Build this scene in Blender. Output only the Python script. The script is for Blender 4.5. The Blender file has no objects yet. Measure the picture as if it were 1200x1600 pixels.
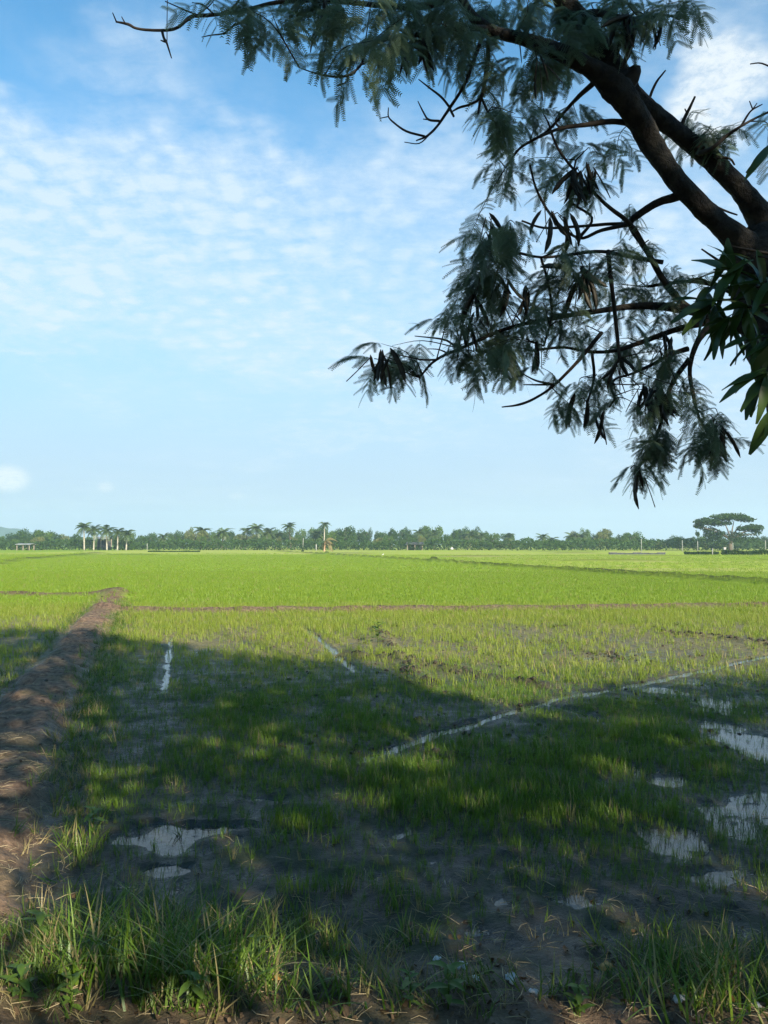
import bpy, math, random
import numpy as np
from mathutils import Vector, Matrix, Euler

R = math.radians
rnd = random.Random(7)
rng = np.random.default_rng(11)
scene = bpy.context.scene
col = scene.collection

# ------------------------------------------------------------------ camera
CAM_H = 1.7
PITCH = math.atan(50 / 1200)
cam = bpy.data.cameras.new('camera')
cam_o = bpy.data.objects.new('camera', cam)
col.objects.link(cam_o)
cam_o.location = (0, 0, CAM_H)
cam_o.rotation_euler = (R(90) + PITCH, 0, 0)
cam.sensor_fit = 'VERTICAL'
cam.sensor_height = 36
cam.lens = 36 * 1200 / 1600
cam.clip_start = 0.05
cam.clip_end = 20000
scene.camera = cam_o

# ------------------------------------------------------------------ light
SUN_EL = R(27)
SUN_AZ = R(30)                    # the sun stands behind the viewer, to the right
LDIR = Vector((-math.sin(SUN_AZ) * math.cos(SUN_EL), math.cos(SUN_AZ) * math.cos(SUN_EL), -math.sin(SUN_EL)))
sl = bpy.data.lights.new('sun', 'SUN')
sl.energy = 5.0
sl.angle = R(0.55)
sl.color = (1.0, 0.90, 0.74)
sun = bpy.data.objects.new('sun', sl)
col.objects.link(sun)
sun.rotation_euler = LDIR.to_track_quat('-Z', 'Y').to_euler()
sun.location = (8, -14, 12)

vs = scene.view_settings
vs.view_transform = 'Standard'
vs.look = 'None'
vs.exposure = 1.2
vs.gamma = 1.0
vs.use_curve_mapping = False
cy = scene.cycles
cy.use_denoising = True
cy.denoising_input_passes = 'RGB_ALBEDO_NORMAL'
cy.denoising_prefilter = 'NONE'
cy.adaptive_threshold = 0.016
cy.max_bounces = 6
cy.transparent_max_bounces = 8
cy.transmission_bounces = 4
cy.volume_bounces = 1
cy.sample_clamp_indirect = 6.0


class NT:
    """tiny helper round a node tree"""
    def __init__(self, tree):
        self.t = tree
        self.t.nodes.clear()

    def n(self, typ, ins=None, **props):
        nd = self.t.nodes.new(typ)
        for k, v in props.items():
            setattr(nd, k, v)
        for k, v in (ins or {}).items():
            s = nd.inputs[k]
            if isinstance(v, bpy.types.NodeSocket):
                self.t.links.new(v, s)
            elif isinstance(v, bpy.types.Node):
                self.t.links.new(v.outputs[0], s)
            else:
                if s.type == 'RGBA' and hasattr(v, '__len__') and len(v) == 3:
                    v = (*v, 1)
                s.default_value = v
        return nd

    def m(self, op, a, b=0.0, c=0.0, clamp=False):
        return self.n('ShaderNodeMath', {0: a, 1: b, 2: c}, operation=op, use_clamp=clamp).outputs[0]

    def v(self, op, a, b=(0, 0, 0)):
        nd = self.n('ShaderNodeVectorMath', {0: a, 1: b}, operation=op)
        return nd.outputs['Value'] if op in ('LENGTH', 'DOT_PRODUCT', 'DISTANCE') else nd.outputs[0]

    def mix(self, f, a, b, blend='MIX'):
        nd = self.n('ShaderNodeMix', data_type='RGBA', blend_type=blend)
        for k, val in ((0, f), (6, a), (7, b)):
            s = nd.inputs[k]
            if isinstance(val, (bpy.types.NodeSocket,)):
                self.t.links.new(val, s)
            else:
                s.default_value = (*val, 1) if hasattr(val, '__len__') and len(val) == 3 else val
        return nd.outputs[2]

    def ramp(self, f, lo, hi, a=0.0, b=1.0, smooth=True):
        nd = self.n('ShaderNodeMapRange', {0: f, 1: lo, 2: hi, 3: a, 4: b},
                    interpolation_type='SMOOTHSTEP' if smooth else 'LINEAR')
        return nd.outputs[0]

    def noise(self, vec, scale, detail=3.0, rough=0.55, dist=0.0):
        nd = self.n('ShaderNodeTexNoise', {'Scale': scale, 'Detail': detail, 'Roughness': rough, 'Distortion': dist})
        if vec is not None:
            self.t.links.new(vec, nd.inputs['Vector'])
        return nd.outputs[0]


# ------------------------------------------------------------------ sky
world = bpy.data.worlds.new('World')
scene.world = world
world.use_nodes = True
w = NT(world.node_tree)
SKY_STRENGTH = 0.1
sky = w.n('ShaderNodeTexSky', sky_type='NISHITA', sun_disc=False, sun_elevation=SUN_EL,
          sun_rotation=math.pi - SUN_AZ, altitude=0.0, air_density=1.0, dust_density=0.4, ozone_density=3.0)
tc = w.n('ShaderNodeTexCoord')
d = w.v('NORMALIZE', tc.outputs['Generated'])
sep = w.n('ShaderNodeSeparateXYZ', {0: d})
az = w.m('ARCTAN2', sep.outputs[0], sep.outputs[1])
el = w.m('ARCSINE', sep.outputs[2])
zc = w.m('MAXIMUM', sep.outputs[2], 0.0)
den = w.m('ADD', zc, 0.22)
pl = w.n('ShaderNodeCombineXYZ', {0: w.m('DIVIDE', sep.outputs[0], den), 1: w.m('DIVIDE', sep.outputs[1], den), 2: 0.0}).outputs[0]


def sky_dir(px, py):
    """azimuth and elevation of a direction seen in the photograph"""
    v = Vector(((px - 600) / 1200, (800 - py) / 1200, -1.0))
    v = Euler((R(90) + PITCH, 0, 0)).to_matrix() @ v
    v.normalize()
    return math.atan2(v.x, v.y), math.asin(v.z)


warp1 = w.m('MULTIPLY', w.m('SUBTRACT', w.noise(pl, 2.6, 5, 0.6), 0.5), 0.34)
warp2 = w.m('MULTIPLY', w.m('SUBTRACT', w.noise(w.v('ADD', pl, (7.3, 2.1, 0)), 3.2, 5, 0.6), 0.5), 0.26)
azw = w.m('ADD', az, warp1)
elw = w.m('ADD', el, warp2)


def bank(px, py, rx, ry, soft=0.7, warped=True):
    """soft elliptical bank of cloud round a direction"""
    a0, e0 = sky_dir(px, py)
    da = w.m('DIVIDE', w.m('SUBTRACT', azw if warped else az, a0), rx / 1200)
    de = w.m('DIVIDE', w.m('SUBTRACT', elw if warped else el, e0), ry / 1200)
    q = w.m('SQRT', w.m('ADD', w.m('MULTIPLY', da, da), w.m('MULTIPLY', de, de)))
    return w.ramp(q, 1.0, 1.0 - soft, 0.0, 1.0)


def vmax(*xs):
    o = xs[0]
    for x in xs[1:]:
        o = w.m('MAXIMUM', o, x)
    return o


# general thin veil that continues over the whole sky
veil = w.ramp(w.noise(w.v('MULTIPLY', pl, (1.0, 1.6, 1)), 1.1, 6, 0.6, 0.6), 0.44, 0.78, 0.0, 0.8)
# banks of the mackerel sheet
sheet = vmax(w.m('MULTIPLY', bank(20, 340, 360, 165, 0.45), 1.0),
             w.m('MULTIPLY', bank(330, 345, 460, 200, 0.7), 0.92),
             w.m('MULTIPLY', bank(640, 340, 440, 210, 0.8), 0.72),
             w.m('MULTIPLY', bank(1000, 420, 420, 330, 0.9), 0.85),
             w.m('MULTIPLY', bank(450, 500, 640, 170, 0.85), 0.85),
             w.m('MULTIPLY', bank(230, 115, 190, 60, 1.0), 0.5),
             w.m('MULTIPLY', bank(40, 530, 170, 34, 0.9), 0.65),
             w.m('MULTIPLY', bank(160, 460, 420, 90, 0.9), 0.75),
             w.m('MULTIPLY', bank(480, 570, 330, 40, 1.0), 0.5),
             w.m('MULTIPLY', bank(560, 680, 420, 34, 1.0), 0.4),
             w.m('MULTIPLY', bank(1050, 620, 330, 160, 1.0), 0.6),
             w.m('MULTIPLY', bank(180, 570, 130, 22, 0.9), 0.4),
             w.m('MULTIPLY', bank(700, 610, 520, 60, 1.0), 0.55),
             w.m('MULTIPLY', bank(1120, 60, 260, 120, 1.0), 0.5))
cells = w.n('ShaderNodeTexVoronoi', {'Vector': w.v('ADD', pl, w.v('MULTIPLY', w.n('ShaderNodeTexNoise', {'Vector': pl, 'Scale': 7.0, 'Detail': 3.0}).outputs[1], (0.09, 0.09, 0))),
                                     'Scale': 19.0, 'Smoothness': 0.7, 'Randomness': 1.0}, feature='SMOOTH_F1').outputs[0]
puff = w.ramp(cells, 0.62, 0.12, 0.0, 1.0)
fine = w.noise(pl, 34.0, 7, 0.68, 0.2)
mid = w.noise(w.v('ADD', pl, (3.1, 9.7, 0)), 7.0, 5, 0.6, 0.3)
streak = w.noise(w.v('MULTIPLY', w.v('ADD', pl, (1.7, 4.2, 0)), (5.0, 15.0, 1.0)), 1.6, 6, 0.65, 0.8)
tex = w.m('ADD', w.m('ADD', w.m('ADD', w.m('MULTIPLY', puff, 0.40), w.m('MULTIPLY', fine, 0.95)), w.m('MULTIPLY', mid, 0.7)), w.m('MULTIPLY', w.m('SUBTRACT', streak, .3), 0.85))
tex = w.ramp(tex, 0.66, 1.66, 0.0, 1.0, False)
dens = w.m('MULTIPLY', sheet, w.m('ADD', 0.27, w.m('MULTIPLY', tex, 1.12)), clamp=True)
veil_d = w.m('MULTIPLY', w.m('MULTIPLY', veil, 0.5), w.m('ADD', 0.3, tex))
dens = w.m('MAXIMUM', dens, veil_d)
# small heaped clouds
cum = vmax(bank(1150, 140, 105, 75, 0.6), w.m('MULTIPLY', bank(12, 748, 36, 24, 0.6, False), 0.9),
           w.m('MULTIPLY', bank(165, 761, 16, 11, 0.8, False), 0.55), w.m('MULTIPLY', bank(370, 775, 18, 8, 1.0, False), 0.35))
cum = w.m('MULTIPLY', cum, w.ramp(fine, 0.3, 0.6, 0.55, 1.0))

cs = 1.0 / SKY_STRENGTH
tint = w.mix(1.0, sky.outputs[0], (0.55, 1.02, 1.06), 'MULTIPLY')
# thin bright haze low in the sky, the same all round
low = w.ramp(el, 0.56, 0.03, 0.0, 0.97)
base = w.mix(low, tint, tuple(0.385 * c * cs for c in (0.62, 0.79, 1.0)))
K = 0.46
clear_cloud = w.mix(w.m('MULTIPLY', dens, 0.86, clamp=True), base, tuple(K * c * cs for c in (0.73, 0.865, 0.985)))
with_cum = w.mix(w.m('MULTIPLY', cum, 0.85, clamp=True), clear_cloud, tuple(K * c * cs for c in (0.92, 0.98, 1.0)))
bg = w.n('ShaderNodeBackground', {'Color': with_cum, 'Strength': SKY_STRENGTH})
w.n('ShaderNodeOutputWorld', {0: bg.outputs[0]})

# ------------------------------------------------------------------ helpers
CAM_ROT = Euler((R(90) + PITCH, 0, 0)).to_matrix()


def at(px, py, Y):
    """world point seen at a place of the photograph, at distance Y along the ground"""
    v = CAM_ROT @ Vector(((px - 600) / 1200, (800 - py) / 1200, -1.0))
    return Vector((0, 0, CAM_H)) + v * (Y / v.y)


def gp(px, py, z=0.0):
    """point of the flat field seen at a place of the photograph"""
    v = CAM_ROT @ Vector(((px - 600) / 1200, (800 - py) / 1200, -1.0))
    t = (z - CAM_H) / v.z
    return Vector((0, 0, CAM_H)) + v * t


def tag(o, label=None, cat=None, group=None, kind=None):
    if label: o['label'] = label
    if cat: o['category'] = cat
    if group: o['group'] = group
    if kind: o['kind'] = kind
    return o


def link(o, parent=None):
    col.objects.link(o)
    if parent is not None:
        o.parent = parent
    return o


def empty(name, loc, rz=0.0):
    o = bpy.data.objects.new(name, None)
    o.location = loc
    o.rotation_euler = (0, 0, rz)
    o.empty_display_size = 0.2
    return link(o)


def np_mesh(name, verts, faces, mat, smooth=False):
    """faces: (n,3) or (n,4) array, or a list of mixed polygons"""
    me = bpy.data.meshes.new(name)
    if isinstance(faces, np.ndarray):
        verts = np.asarray(verts, dtype=np.float32)
        k = faces.shape[1]
        me.vertices.add(len(verts))
        me.vertices.foreach_set('co', verts.ravel())
        me.loops.add(faces.size)
        me.loops.foreach_set('vertex_index', faces.astype(np.int32).ravel())
        me.polygons.add(len(faces))
        me.polygons.foreach_set('loop_start', np.arange(0, faces.size, k, dtype=np.int32))
        me.polygons.foreach_set('loop_total', np.full(len(faces), k, dtype=np.int32))
        me.update(calc_edges=True)
    else:
        me.from_pydata([tuple(v) for v in verts], [], [tuple(f) for f in faces])
        me.update()
    if smooth:
        me.polygons.foreach_set('use_smooth', np.ones(len(me.polygons), dtype=bool))
    if mat:
        me.materials.append(mat)
    return me


def obj(name, me, parent=None, loc=None):
    o = bpy.data.objects.new(name, me)
    if loc is not None:
        o.location = loc
    return link(o, parent)


class MB:
    def __init__(self):
        self.v, self.f = [], []

    def add(self, verts, faces):
        b = len(self.v)
        self.v += [tuple(p) for p in verts]
        self.f += [tuple(i + b for i in f) for f in faces]
        return self

    def box(self, c, s, rz=0.0, rx=0.0):
        x, y, z = (k / 2 for k in s)
        m = Euler((rx, 0, rz)).to_matrix()
        vs_ = [m @ Vector((i * x, j * y, k * z)) + Vector(c) for i in (-1, 1) for j in (-1, 1) for k in (-1, 1)]
        return self.add(vs_, [(0, 1, 3, 2), (4, 6, 7, 5), (0, 4, 5, 1), (2, 3, 7, 6), (0, 2, 6, 4), (1, 5, 7, 3)])

    def tube(self, pts, rad, sides=6, cap=True):
        vs_, fs = tube_data(pts, rad, sides, cap)
        return self.add(vs_, fs)

    def mesh(self, name, mat, smooth=False):
        return np_mesh(name, self.v, self.f, mat, smooth)


def spline(pts, n):
    """Catmull-Rom through the points (any dimension), n samples a span"""
    P = [np.array(p, float) for p in pts]
    if len(P) < 3:
        return [P[0] + (P[-1] - P[0]) * t for t in np.linspace(0, 1, n + 1)]
    P = [2 * P[0] - P[1]] + P + [2 * P[-1] - P[-2]]
    out = []
    for i in range(1, len(P) - 2):
        a, b, c, e = P[i - 1:i + 3]
        for k in range(n):
            t = k / n
            out.append(0.5 * (2 * b + (c - a) * t + (2 * a - 5 * b + 4 * c - e) * t * t + (3 * b - a - 3 * c + e) * t ** 3))
    out.append(P[-2])
    return out


def tube_data(pts, rad, sides=6, cap=True, lump=0.0, seed=0):
    pts = [Vector(p[:3]) for p in pts]
    lr = random.Random(seed)
    n = len(pts)
    tan = [(pts[min(i + 1, n - 1)] - pts[max(i - 1, 0)]).normalized() for i in range(n)]
    up = Vector((0, 0, 1)) if abs(tan[0].z) < 0.9 else Vector((0, 1, 0))
    a = tan[0].cross(up).normalized()
    vs_, fs = [], []
    ph = lr.uniform(0, 6)
    for i in range(n):
        a = (a - tan[i] * a.dot(tan[i])).normalized()
        b = tan[i].cross(a)
        for k in range(sides):
            th = 2 * math.pi * k / sides
            r = rad[i] * (1 + lump * (math.sin(th * 2 + ph + i * 0.5) * 0.5 + math.sin(th * 3 - i * 0.9) * 0.35 + lr.uniform(-.5, .5)))
            vs_.append(pts[i] + (a * math.cos(th) + b * math.sin(th)) * r)
    for i in range(n - 1):
        for k in range(sides):
            k2 = (k + 1) % sides
            fs.append((i * sides + k, i * sides + k2, (i + 1) * sides + k2, (i + 1) * sides + k))
    if cap:
        fs.append(tuple(range(sides - 1, -1, -1)))
        fs.append(tuple(range((n - 1) * sides, n * sides)))
    return vs_, fs


# value noise on arrays
_perm = np.random.default_rng(3).random((256, 256))


def vnoise(x, y):
    xi = np.floor(x).astype(int); yi = np.floor(y).astype(int)
    fx = x - xi; fy = y - yi
    fx = fx * fx * (3 - 2 * fx); fy = fy * fy * (3 - 2 * fy)
    g = lambda i, j: _perm[i & 255, j & 255]
    return (g(xi, yi) * (1 - fx) + g(xi + 1, yi) * fx) * (1 - fy) + (g(xi, yi + 1) * (1 - fx) + g(xi + 1, yi + 1) * fx) * fy


def fbm(x, y, octv=4, s=1.0):
    x = np.asarray(x, float) * s; y = np.asarray(y, float) * s
    o = np.zeros_like(x); a = 0.5; t = 0
    for k in range(octv):
        o += a * vnoise(x + 17.3 * k, y + 5.7 * k); t += a
        x = x * 2.03; y = y * 2.03; a *= 0.5
    return o / t


def sstep(a, b, x):
    t = np.clip((x - a) / (b - a), 0, 1)
    return t * t * (3 - 2 * t)


def seg_dist(x, y, poly):
    """distance to a polyline"""
    best = np.full(np.shape(x), 1e9)
    for (x0, y0), (x1, y1) in zip(poly[:-1], poly[1:]):
        dx, dy = x1 - x0, y1 - y0
        t = np.clip(((x - x0) * dx + (y - y0) * dy) / (dx * dx + dy * dy), 0, 1)
        best = np.minimum(best, np.hypot(x - x0 - t * dx, y - y0 - t * dy))
    return best


# ------------------------------------------------------------------ materials
def material(name):
    m = bpy.data.materials.new(name)
    m.use_nodes = True
    return m, NT(m.node_tree)


def leaf_mat(name, c1, c2, transl=0.35, rough=0.5, scale=6.0, tcol=None, dry=None, dry_amt=0.0, spec=0.4):
    m, t = material(name)
    oi = t.n('ShaderNodeObjectInfo')
    geo = t.n('ShaderNodeNewGeometry')
    n1 = t.noise(geo.outputs['Position'], scale, 3)
    f = t.m('ADD', t.m('MULTIPLY', t.ramp(n1, 0.3, 0.7), 0.55), t.m('MULTIPLY', oi.outputs['Random'], 0.45))
    c = t.mix(f, c1, c2)
    if dry is not None:
        rr = t.m('FRACT', t.m('MULTIPLY', oi.outputs['Random'], 17.31))
        c = t.mix(t.m('GREATER_THAN', rr, 1 - dry_amt), c, dry)
    p = t.n('ShaderNodeBsdfPrincipled', {'Base Color': c, 'Roughness': rough, 'Specular IOR Level': spec})
    tr = t.n('ShaderNodeBsdfTranslucent', {'Color': t.mix(0.5, c, tcol) if tcol else c})
    mx = t.n('ShaderNodeMixShader', {0: transl, 1: p.outputs[0], 2: tr.outputs[0]})
    t.n('ShaderNodeOutputMaterial', {0: mx.outputs[0]})
    return m


def plain_mat(name, c1, c2, scale=8.0, rough=0.8, bump=0.0, bscale=None, spec=0.3):
    m, t = material(name)
    geo = t.n('ShaderNodeNewGeometry')
    n1 = t.noise(geo.outputs['Position'], scale, 5, 0.6)
    c = t.mix(t.ramp(n1, 0.3, 0.7), c1, c2)
    p = t.n('ShaderNodeBsdfPrincipled', {'Base Color': c, 'Roughness': rough, 'Specular IOR Level': spec})
    if bump:
        nb = t.noise(geo.outputs['Position'], bscale or scale * 4, 5, 0.65)
        b = t.n('ShaderNodeBump', {'Strength': bump, 'Distance': 0.035, 'Height': nb})
        t.t.links.new(b.outputs[0], p.inputs['Normal'])
    t.n('ShaderNodeOutputMaterial', {0: p.outputs[0]})
    return m


M = {}
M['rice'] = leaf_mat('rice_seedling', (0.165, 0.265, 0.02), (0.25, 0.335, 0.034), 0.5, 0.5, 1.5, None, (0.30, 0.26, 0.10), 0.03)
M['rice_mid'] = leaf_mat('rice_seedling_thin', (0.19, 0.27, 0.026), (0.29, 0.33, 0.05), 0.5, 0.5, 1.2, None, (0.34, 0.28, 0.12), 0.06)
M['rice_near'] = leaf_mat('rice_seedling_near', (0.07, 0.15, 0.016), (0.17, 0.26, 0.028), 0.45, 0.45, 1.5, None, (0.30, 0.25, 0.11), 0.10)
M['grass'] = leaf_mat('bank_grass', (0.05, 0.115, 0.016), (0.13, 0.19, 0.025), 0.4, 0.45, 4.0, None, (0.28, 0.23, 0.10), 0.26)
M['clump'] = leaf_mat('grass_blade', (0.065, 0.15, 0.015), (0.15, 0.23, 0.02), 0.4, 0.42, 5.0, None, (0.30, 0.26, 0.11), 0.17)
M['weed'] = leaf_mat('weed_leaf', (0.07, 0.15, 0.02), (0.13, 0.20, 0.03), 0.4, 0.5, 10.0)
M['straw'] = plain_mat('dry_straw', (0.22, 0.17, 0.09), (0.40, 0.33, 0.20), 12, 0.8)
M['acacia'] = leaf_mat('bipinnate_leaf', (0.065, 0.100, 0.058), (0.115, 0.160, 0.080), 0.48, 0.45, 5.0, (0.20, 0.28, 0.16))
M['pod'] = plain_mat('seed_pod', (0.018, 0.017, 0.012), (0.045, 0.038, 0.022), 25, 0.6)
M['bark'] = plain_mat('bark', (0.012, 0.011, 0.010), (0.050, 0.044, 0.033), 17, 0.9, 1.0, 30)
M['twig'] = plain_mat('twig_bark', (0.022, 0.018, 0.014), (0.05, 0.04, 0.03), 20, 0.9)
M['broad'] = leaf_mat('broad_leaf', (0.028, 0.065, 0.014), (0.055, 0.105, 0.02), 0.25, 0.35, 6.0)
M['far1'] = leaf_mat('far_leaf_dark', (0.016, 0.042, 0.012), (0.052, 0.102, 0.022), 0.2, 0.7, 0.3, spec=.15)
M['far2'] = leaf_mat('far_leaf_mid', (0.030, 0.074, 0.014), (0.085, 0.140, 0.026), 0.2, 0.7, 0.3, spec=.15)
M['far3'] = leaf_mat('far_leaf_olive', (0.080, 0.110, 0.026), (0.140, 0.155, 0.042), 0.25, 0.6, 0.6)
M['palm'] = leaf_mat('palm_frond', (0.040, 0.075, 0.022), (0.085, 0.120, 0.035), 0.25, 0.45, 0.8)
M['drypalm'] = leaf_mat('dry_palm_frond', (0.20, 0.15, 0.06), (0.14, 0.14, 0.05), 0.2, 0.6, 0.8)
M['palmtrunk'] = plain_mat('palm_trunk', (0.28, 0.25, 0.20), (0.42, 0.38, 0.31), 2.0, 0.85)
M['fartrunk'] = plain_mat('far_trunk', (0.08, 0.065, 0.05), (0.16, 0.135, 0.105), 2.0, 0.9)
M['ochre'] = plain_mat('dead_trunk', (0.36, 0.21, 0.12), (0.46, 0.29, 0.17), 3.0, 0.9)
M['white'] = plain_mat('white_plastic', (0.34, 0.34, 0.33), (0.60, 0.60, 0.58), 20, 0.45)
M['concrete'] = plain_mat('concrete', (0.26, 0.26, 0.24), (0.40, 0.39, 0.36), 3, 0.85)
M['greywall'] = plain_mat('grey_wall', (0.035, 0.040, 0.045), (0.075, 0.08, 0.085), 1.5, 0.9)
M['tin'] = plain_mat('tin_roof', (0.15, 0.16, 0.16), (0.26, 0.27, 0.27), 2, 0.7)
M['wood'] = plain_mat('weathered_wood', (0.20, 0.16, 0.12), (0.32, 0.27, 0.20), 5, 0.9)
M['deadleaf'] = leaf_mat('dead_leaf', (0.36, 0.17, 0.035), (0.46, 0.26, 0.06), 0.3, 0.6, 30)
M['litterleaf'] = leaf_mat('rotting_leaf', (0.035, 0.024, 0.013), (0.15, 0.095, 0.045), 0.15, 0.7, 9.0)
M['clod'] = plain_mat('mud_clod', (0.022, 0.018, 0.012), (0.06, 0.048, 0.032), 9, 0.7, 0.5, 40)

# ------------------------------------------------------------------ ground
LEVEE = [(-0.75, 0.8), (-1.25, 1.8), (-2.03, 3.7), (-2.90, 5.8), (-3.70, 8.3), (-5.55, 14.4), (-8.3, 23.6)]
BUND_CROSS = [(-6.9, 19.0), (-3, 18.9), (0, 19.3), (5, 19.7), (10.5, 20.5), (26, 22.6)]
BUND_LEFT = [(-8.3, 24.2), (-12.8, 24.9), (-34, 28.5)]
BUND_LONG = [(18.4, 22.0), (15.7, 31.4), (12.6, 43), (5.7, 68), (-13.6, 136), (-24, 172)]
BUND_FARLEFT = [(-30, 58), (-36.9, 75.6), (-44.8, 113), (-52, 140)]
BUNDS_FAR = [[(4.5, 72), (30, 75), (80, 82)], [(-3, 98), (40, 104), (110, 112)], [(-60, 112), (-13, 118), (-9, 119)],
             [(-9, 132), (50, 139), (120, 150)], [(-120, 165), (-13, 160), (90, 168), (150, 175)]]
# furrows that hold water (ground coordinates): polyline, half width, depth
FURROWS = [([gp(560, 1192)[:2], gp(640, 1163)[:2], gp(720, 1138)[:2], gp(860, 1096)[:2], gp(1010, 1068)[:2], gp(1130, 1042)[:2], gp(1215, 1022)[:2], (9.5, 13.6)], 0.072, 0.105),
           ([gp(478, 983)[:2], gp(515, 1012)[:2], gp(556, 1051)[:2]], 0.06, 0.08),
           ([gp(268, 995)[:2], gp(262, 1035)[:2], gp(257, 1082)[:2]], 0.045, 0.07),
           ([gp(850, 1101)[:2], gp(895, 1113)[:2], gp(945, 1128)[:2]], 0.06, 0.07)]
DRY_RUTS = [([gp(535, 1024)[:2], gp(640, 1036)[:2], gp(740, 1056)[:2], gp(850, 1075)[:2]], 0.10, 0.055),
            ([gp(590, 985)[:2], gp(622, 1028)[:2], gp(668, 1072)[:2]], 0.12, 0.05),
            ([gp(1040, 992)[:2], gp(1120, 998)[:2], gp(1215, 1012)[:2]], 0.12, 0.05)]
# puddles: px, py, half width (m), half depth (m), depth
PUDDLES = [(232, 1304, .17, .17, .05), (275, 1322, .16, .13, .05), (325, 1297, .26, .07, .045), (262, 1361, .15, .055, .045),
           (1180, 1270, .34, .6, .032), (1150, 1150, .24, .9, .030), (1045, 1320, .22, .35, .034), (1085, 1385, .25, .25, .030),
           (1035, 1079, .32, .25, .045), (1115, 1105, .28, .5, .034), (1040, 1215, .25, .25, .028), (770, 1355, .22, .10, .026),
           (890, 1405, .25, .09, .024), (700, 1468, .22, .08, .024), (930, 1465, .30, .06, .024), (430, 1275, .3, .10, .02),
           (1200, 1170, .3, .5, .032), (660, 1345, .3, .12, .018), (420, 1250, .25, .05, .03)]
CLODS = [(958, 1030, .5, .28), (668, 1070, .18, .16), (605, 995, .16, .2), (940, 1022, .25, .2), (1065, 978, .25, .2),
         (632, 1052, .15, .12), (870, 980, .2, .15), (820, 1190, .2, .15), (875, 1005, .2, .15), (700, 1185, .18, .1)]
PUDDLES_G = [(*gp(a, b)[:2], rx, ry, dp) for a, b, rx, ry, dp in PUDDLES]


def bank_amount(x, y):
    """the grassy bank the viewer stands on"""
    edge = 3.02 + 0.22 * (fbm(x, y, 3, 1.3) - 0.5) - 0.05 * x
    return sstep(edge + 0.35, edge - 0.25, y)


def height(x, y):
    x = np.asarray(x, float); y = np.asarray(y, float)
    near = sstep(40, 18, y)
    z = 0.019 + near * (0.022 * (fbm(x, y, 4, 1.9) - 0.5) + (0.034 + .03 * sstep(6, 4.5, y)) * (fbm(x + 31, y, 3, 7.0) - 0.5))
    z += 0.02 * sstep(0.0, -0.6, x - np.interp(y, [p[1] for p in LEVEE], [p[0] for p in LEVEE]))
    right = sstep(0.8, 3.2, x) * sstep(11.5, 8.5, y)
    z -= right * 0.006
    z += 0.001 * sstep(5.2, 4.2, y)
    for a, b, rx, ry, dp in PUDDLES_G:
        q = np.hypot((x - a) / rx, (y - b) / ry) + 1.5 * (fbm(x + 3, y + 8, 4, 5.0) - 0.5)
        z -= dp * 0.62 * sstep(1.15, 0.55, q)
    for poly, wd, dp in FURROWS:
        q = seg_dist(x + 0.05 * (fbm(x, y, 2, 3) - .5), y, poly) / wd + 1.5 * (fbm(x + 5, y, 4, 6.0) - 0.5)
        z -= dp * 0.42 * sstep(1.35, 0.4, q)
    for poly, wd, dp in DRY_RUTS:
        q = seg_dist(x, y, poly) / wd + 1.2 * (fbm(x + 9, y, 3, 4.0) - 0.5)
        z += dp * np.exp(-((q - 0.3) / 0.6) ** 2) * (0.4 + fbm(x, y, 2, 6.0)) * 1.2
    q = seg_dist(x, y, LEVEE) + 0.42 * (fbm(x, y, 3, 1.7) - 0.5)
    lv = sstep(0.42, 0.12, q)
    z += lv * (0.115 + 0.11 * (fbm(x, y, 4, 4.0) - 0.5))
    z += 0.20 * np.exp(-(((x + 8.35) / 0.55) ** 2 + ((y - 24.2) / 0.9) ** 2))
    for poly, h, wd in ((BUND_CROSS, .14, .28), (BUND_LEFT, .14, .28), (BUND_LONG, .30, .42), (BUND_FARLEFT, .30, .5)):
        q = seg_dist(x, y, poly)
        z += h * sstep(wd * 1.5, wd * 0.4, q) * (0.75 + 0.5 * fbm(x, y, 3, 1.2))
    for poly in BUNDS_FAR:
        z += 0.22 * sstep(0.9, 0.2, seg_dist(x, y, poly))
    # the farther fields on the right lie a little higher than the near paddy
    bk = bank_amount(x, y)
    z += bk * (0.07 + 0.05 * (fbm(x, y, 4, 3.0) - 0.5)) + sstep(2.3, 0.5, y) * 0.06
    return z


def axis(lo, hi, step, far, grow):
    a = list(np.arange(lo, hi + 1e-6, step))
    s = step; p = a[-1]; out = []
    while p < far:
        s *= grow; p += s; out.append(p)
    s = step; p = a[0]; inn = []
    while p > -far:
        s *= grow; p -= s; inn.append(p)
    return np.array(inn[::-1] + a + out)


gx = axis(-5.5, 7.0, 0.037, 1600, 1.05)
gy = axis(2.4, 13.5, 0.037, 1600, 1.04)
gy = gy[(gy > -30) | (np.arange(len(gy)) % 3 == 0)]
X, Yg = np.meshgrid(gx, gy)
Z = height(X, Yg)
nx, ny = len(gx), len(gy)
idx = np.arange(nx * ny).reshape(ny, nx)
F = np.stack([idx[:-1, :-1], idx[:-1, 1:], idx[1:, 1:], idx[1:, :-1]], -1).reshape(-1, 4)

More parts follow.
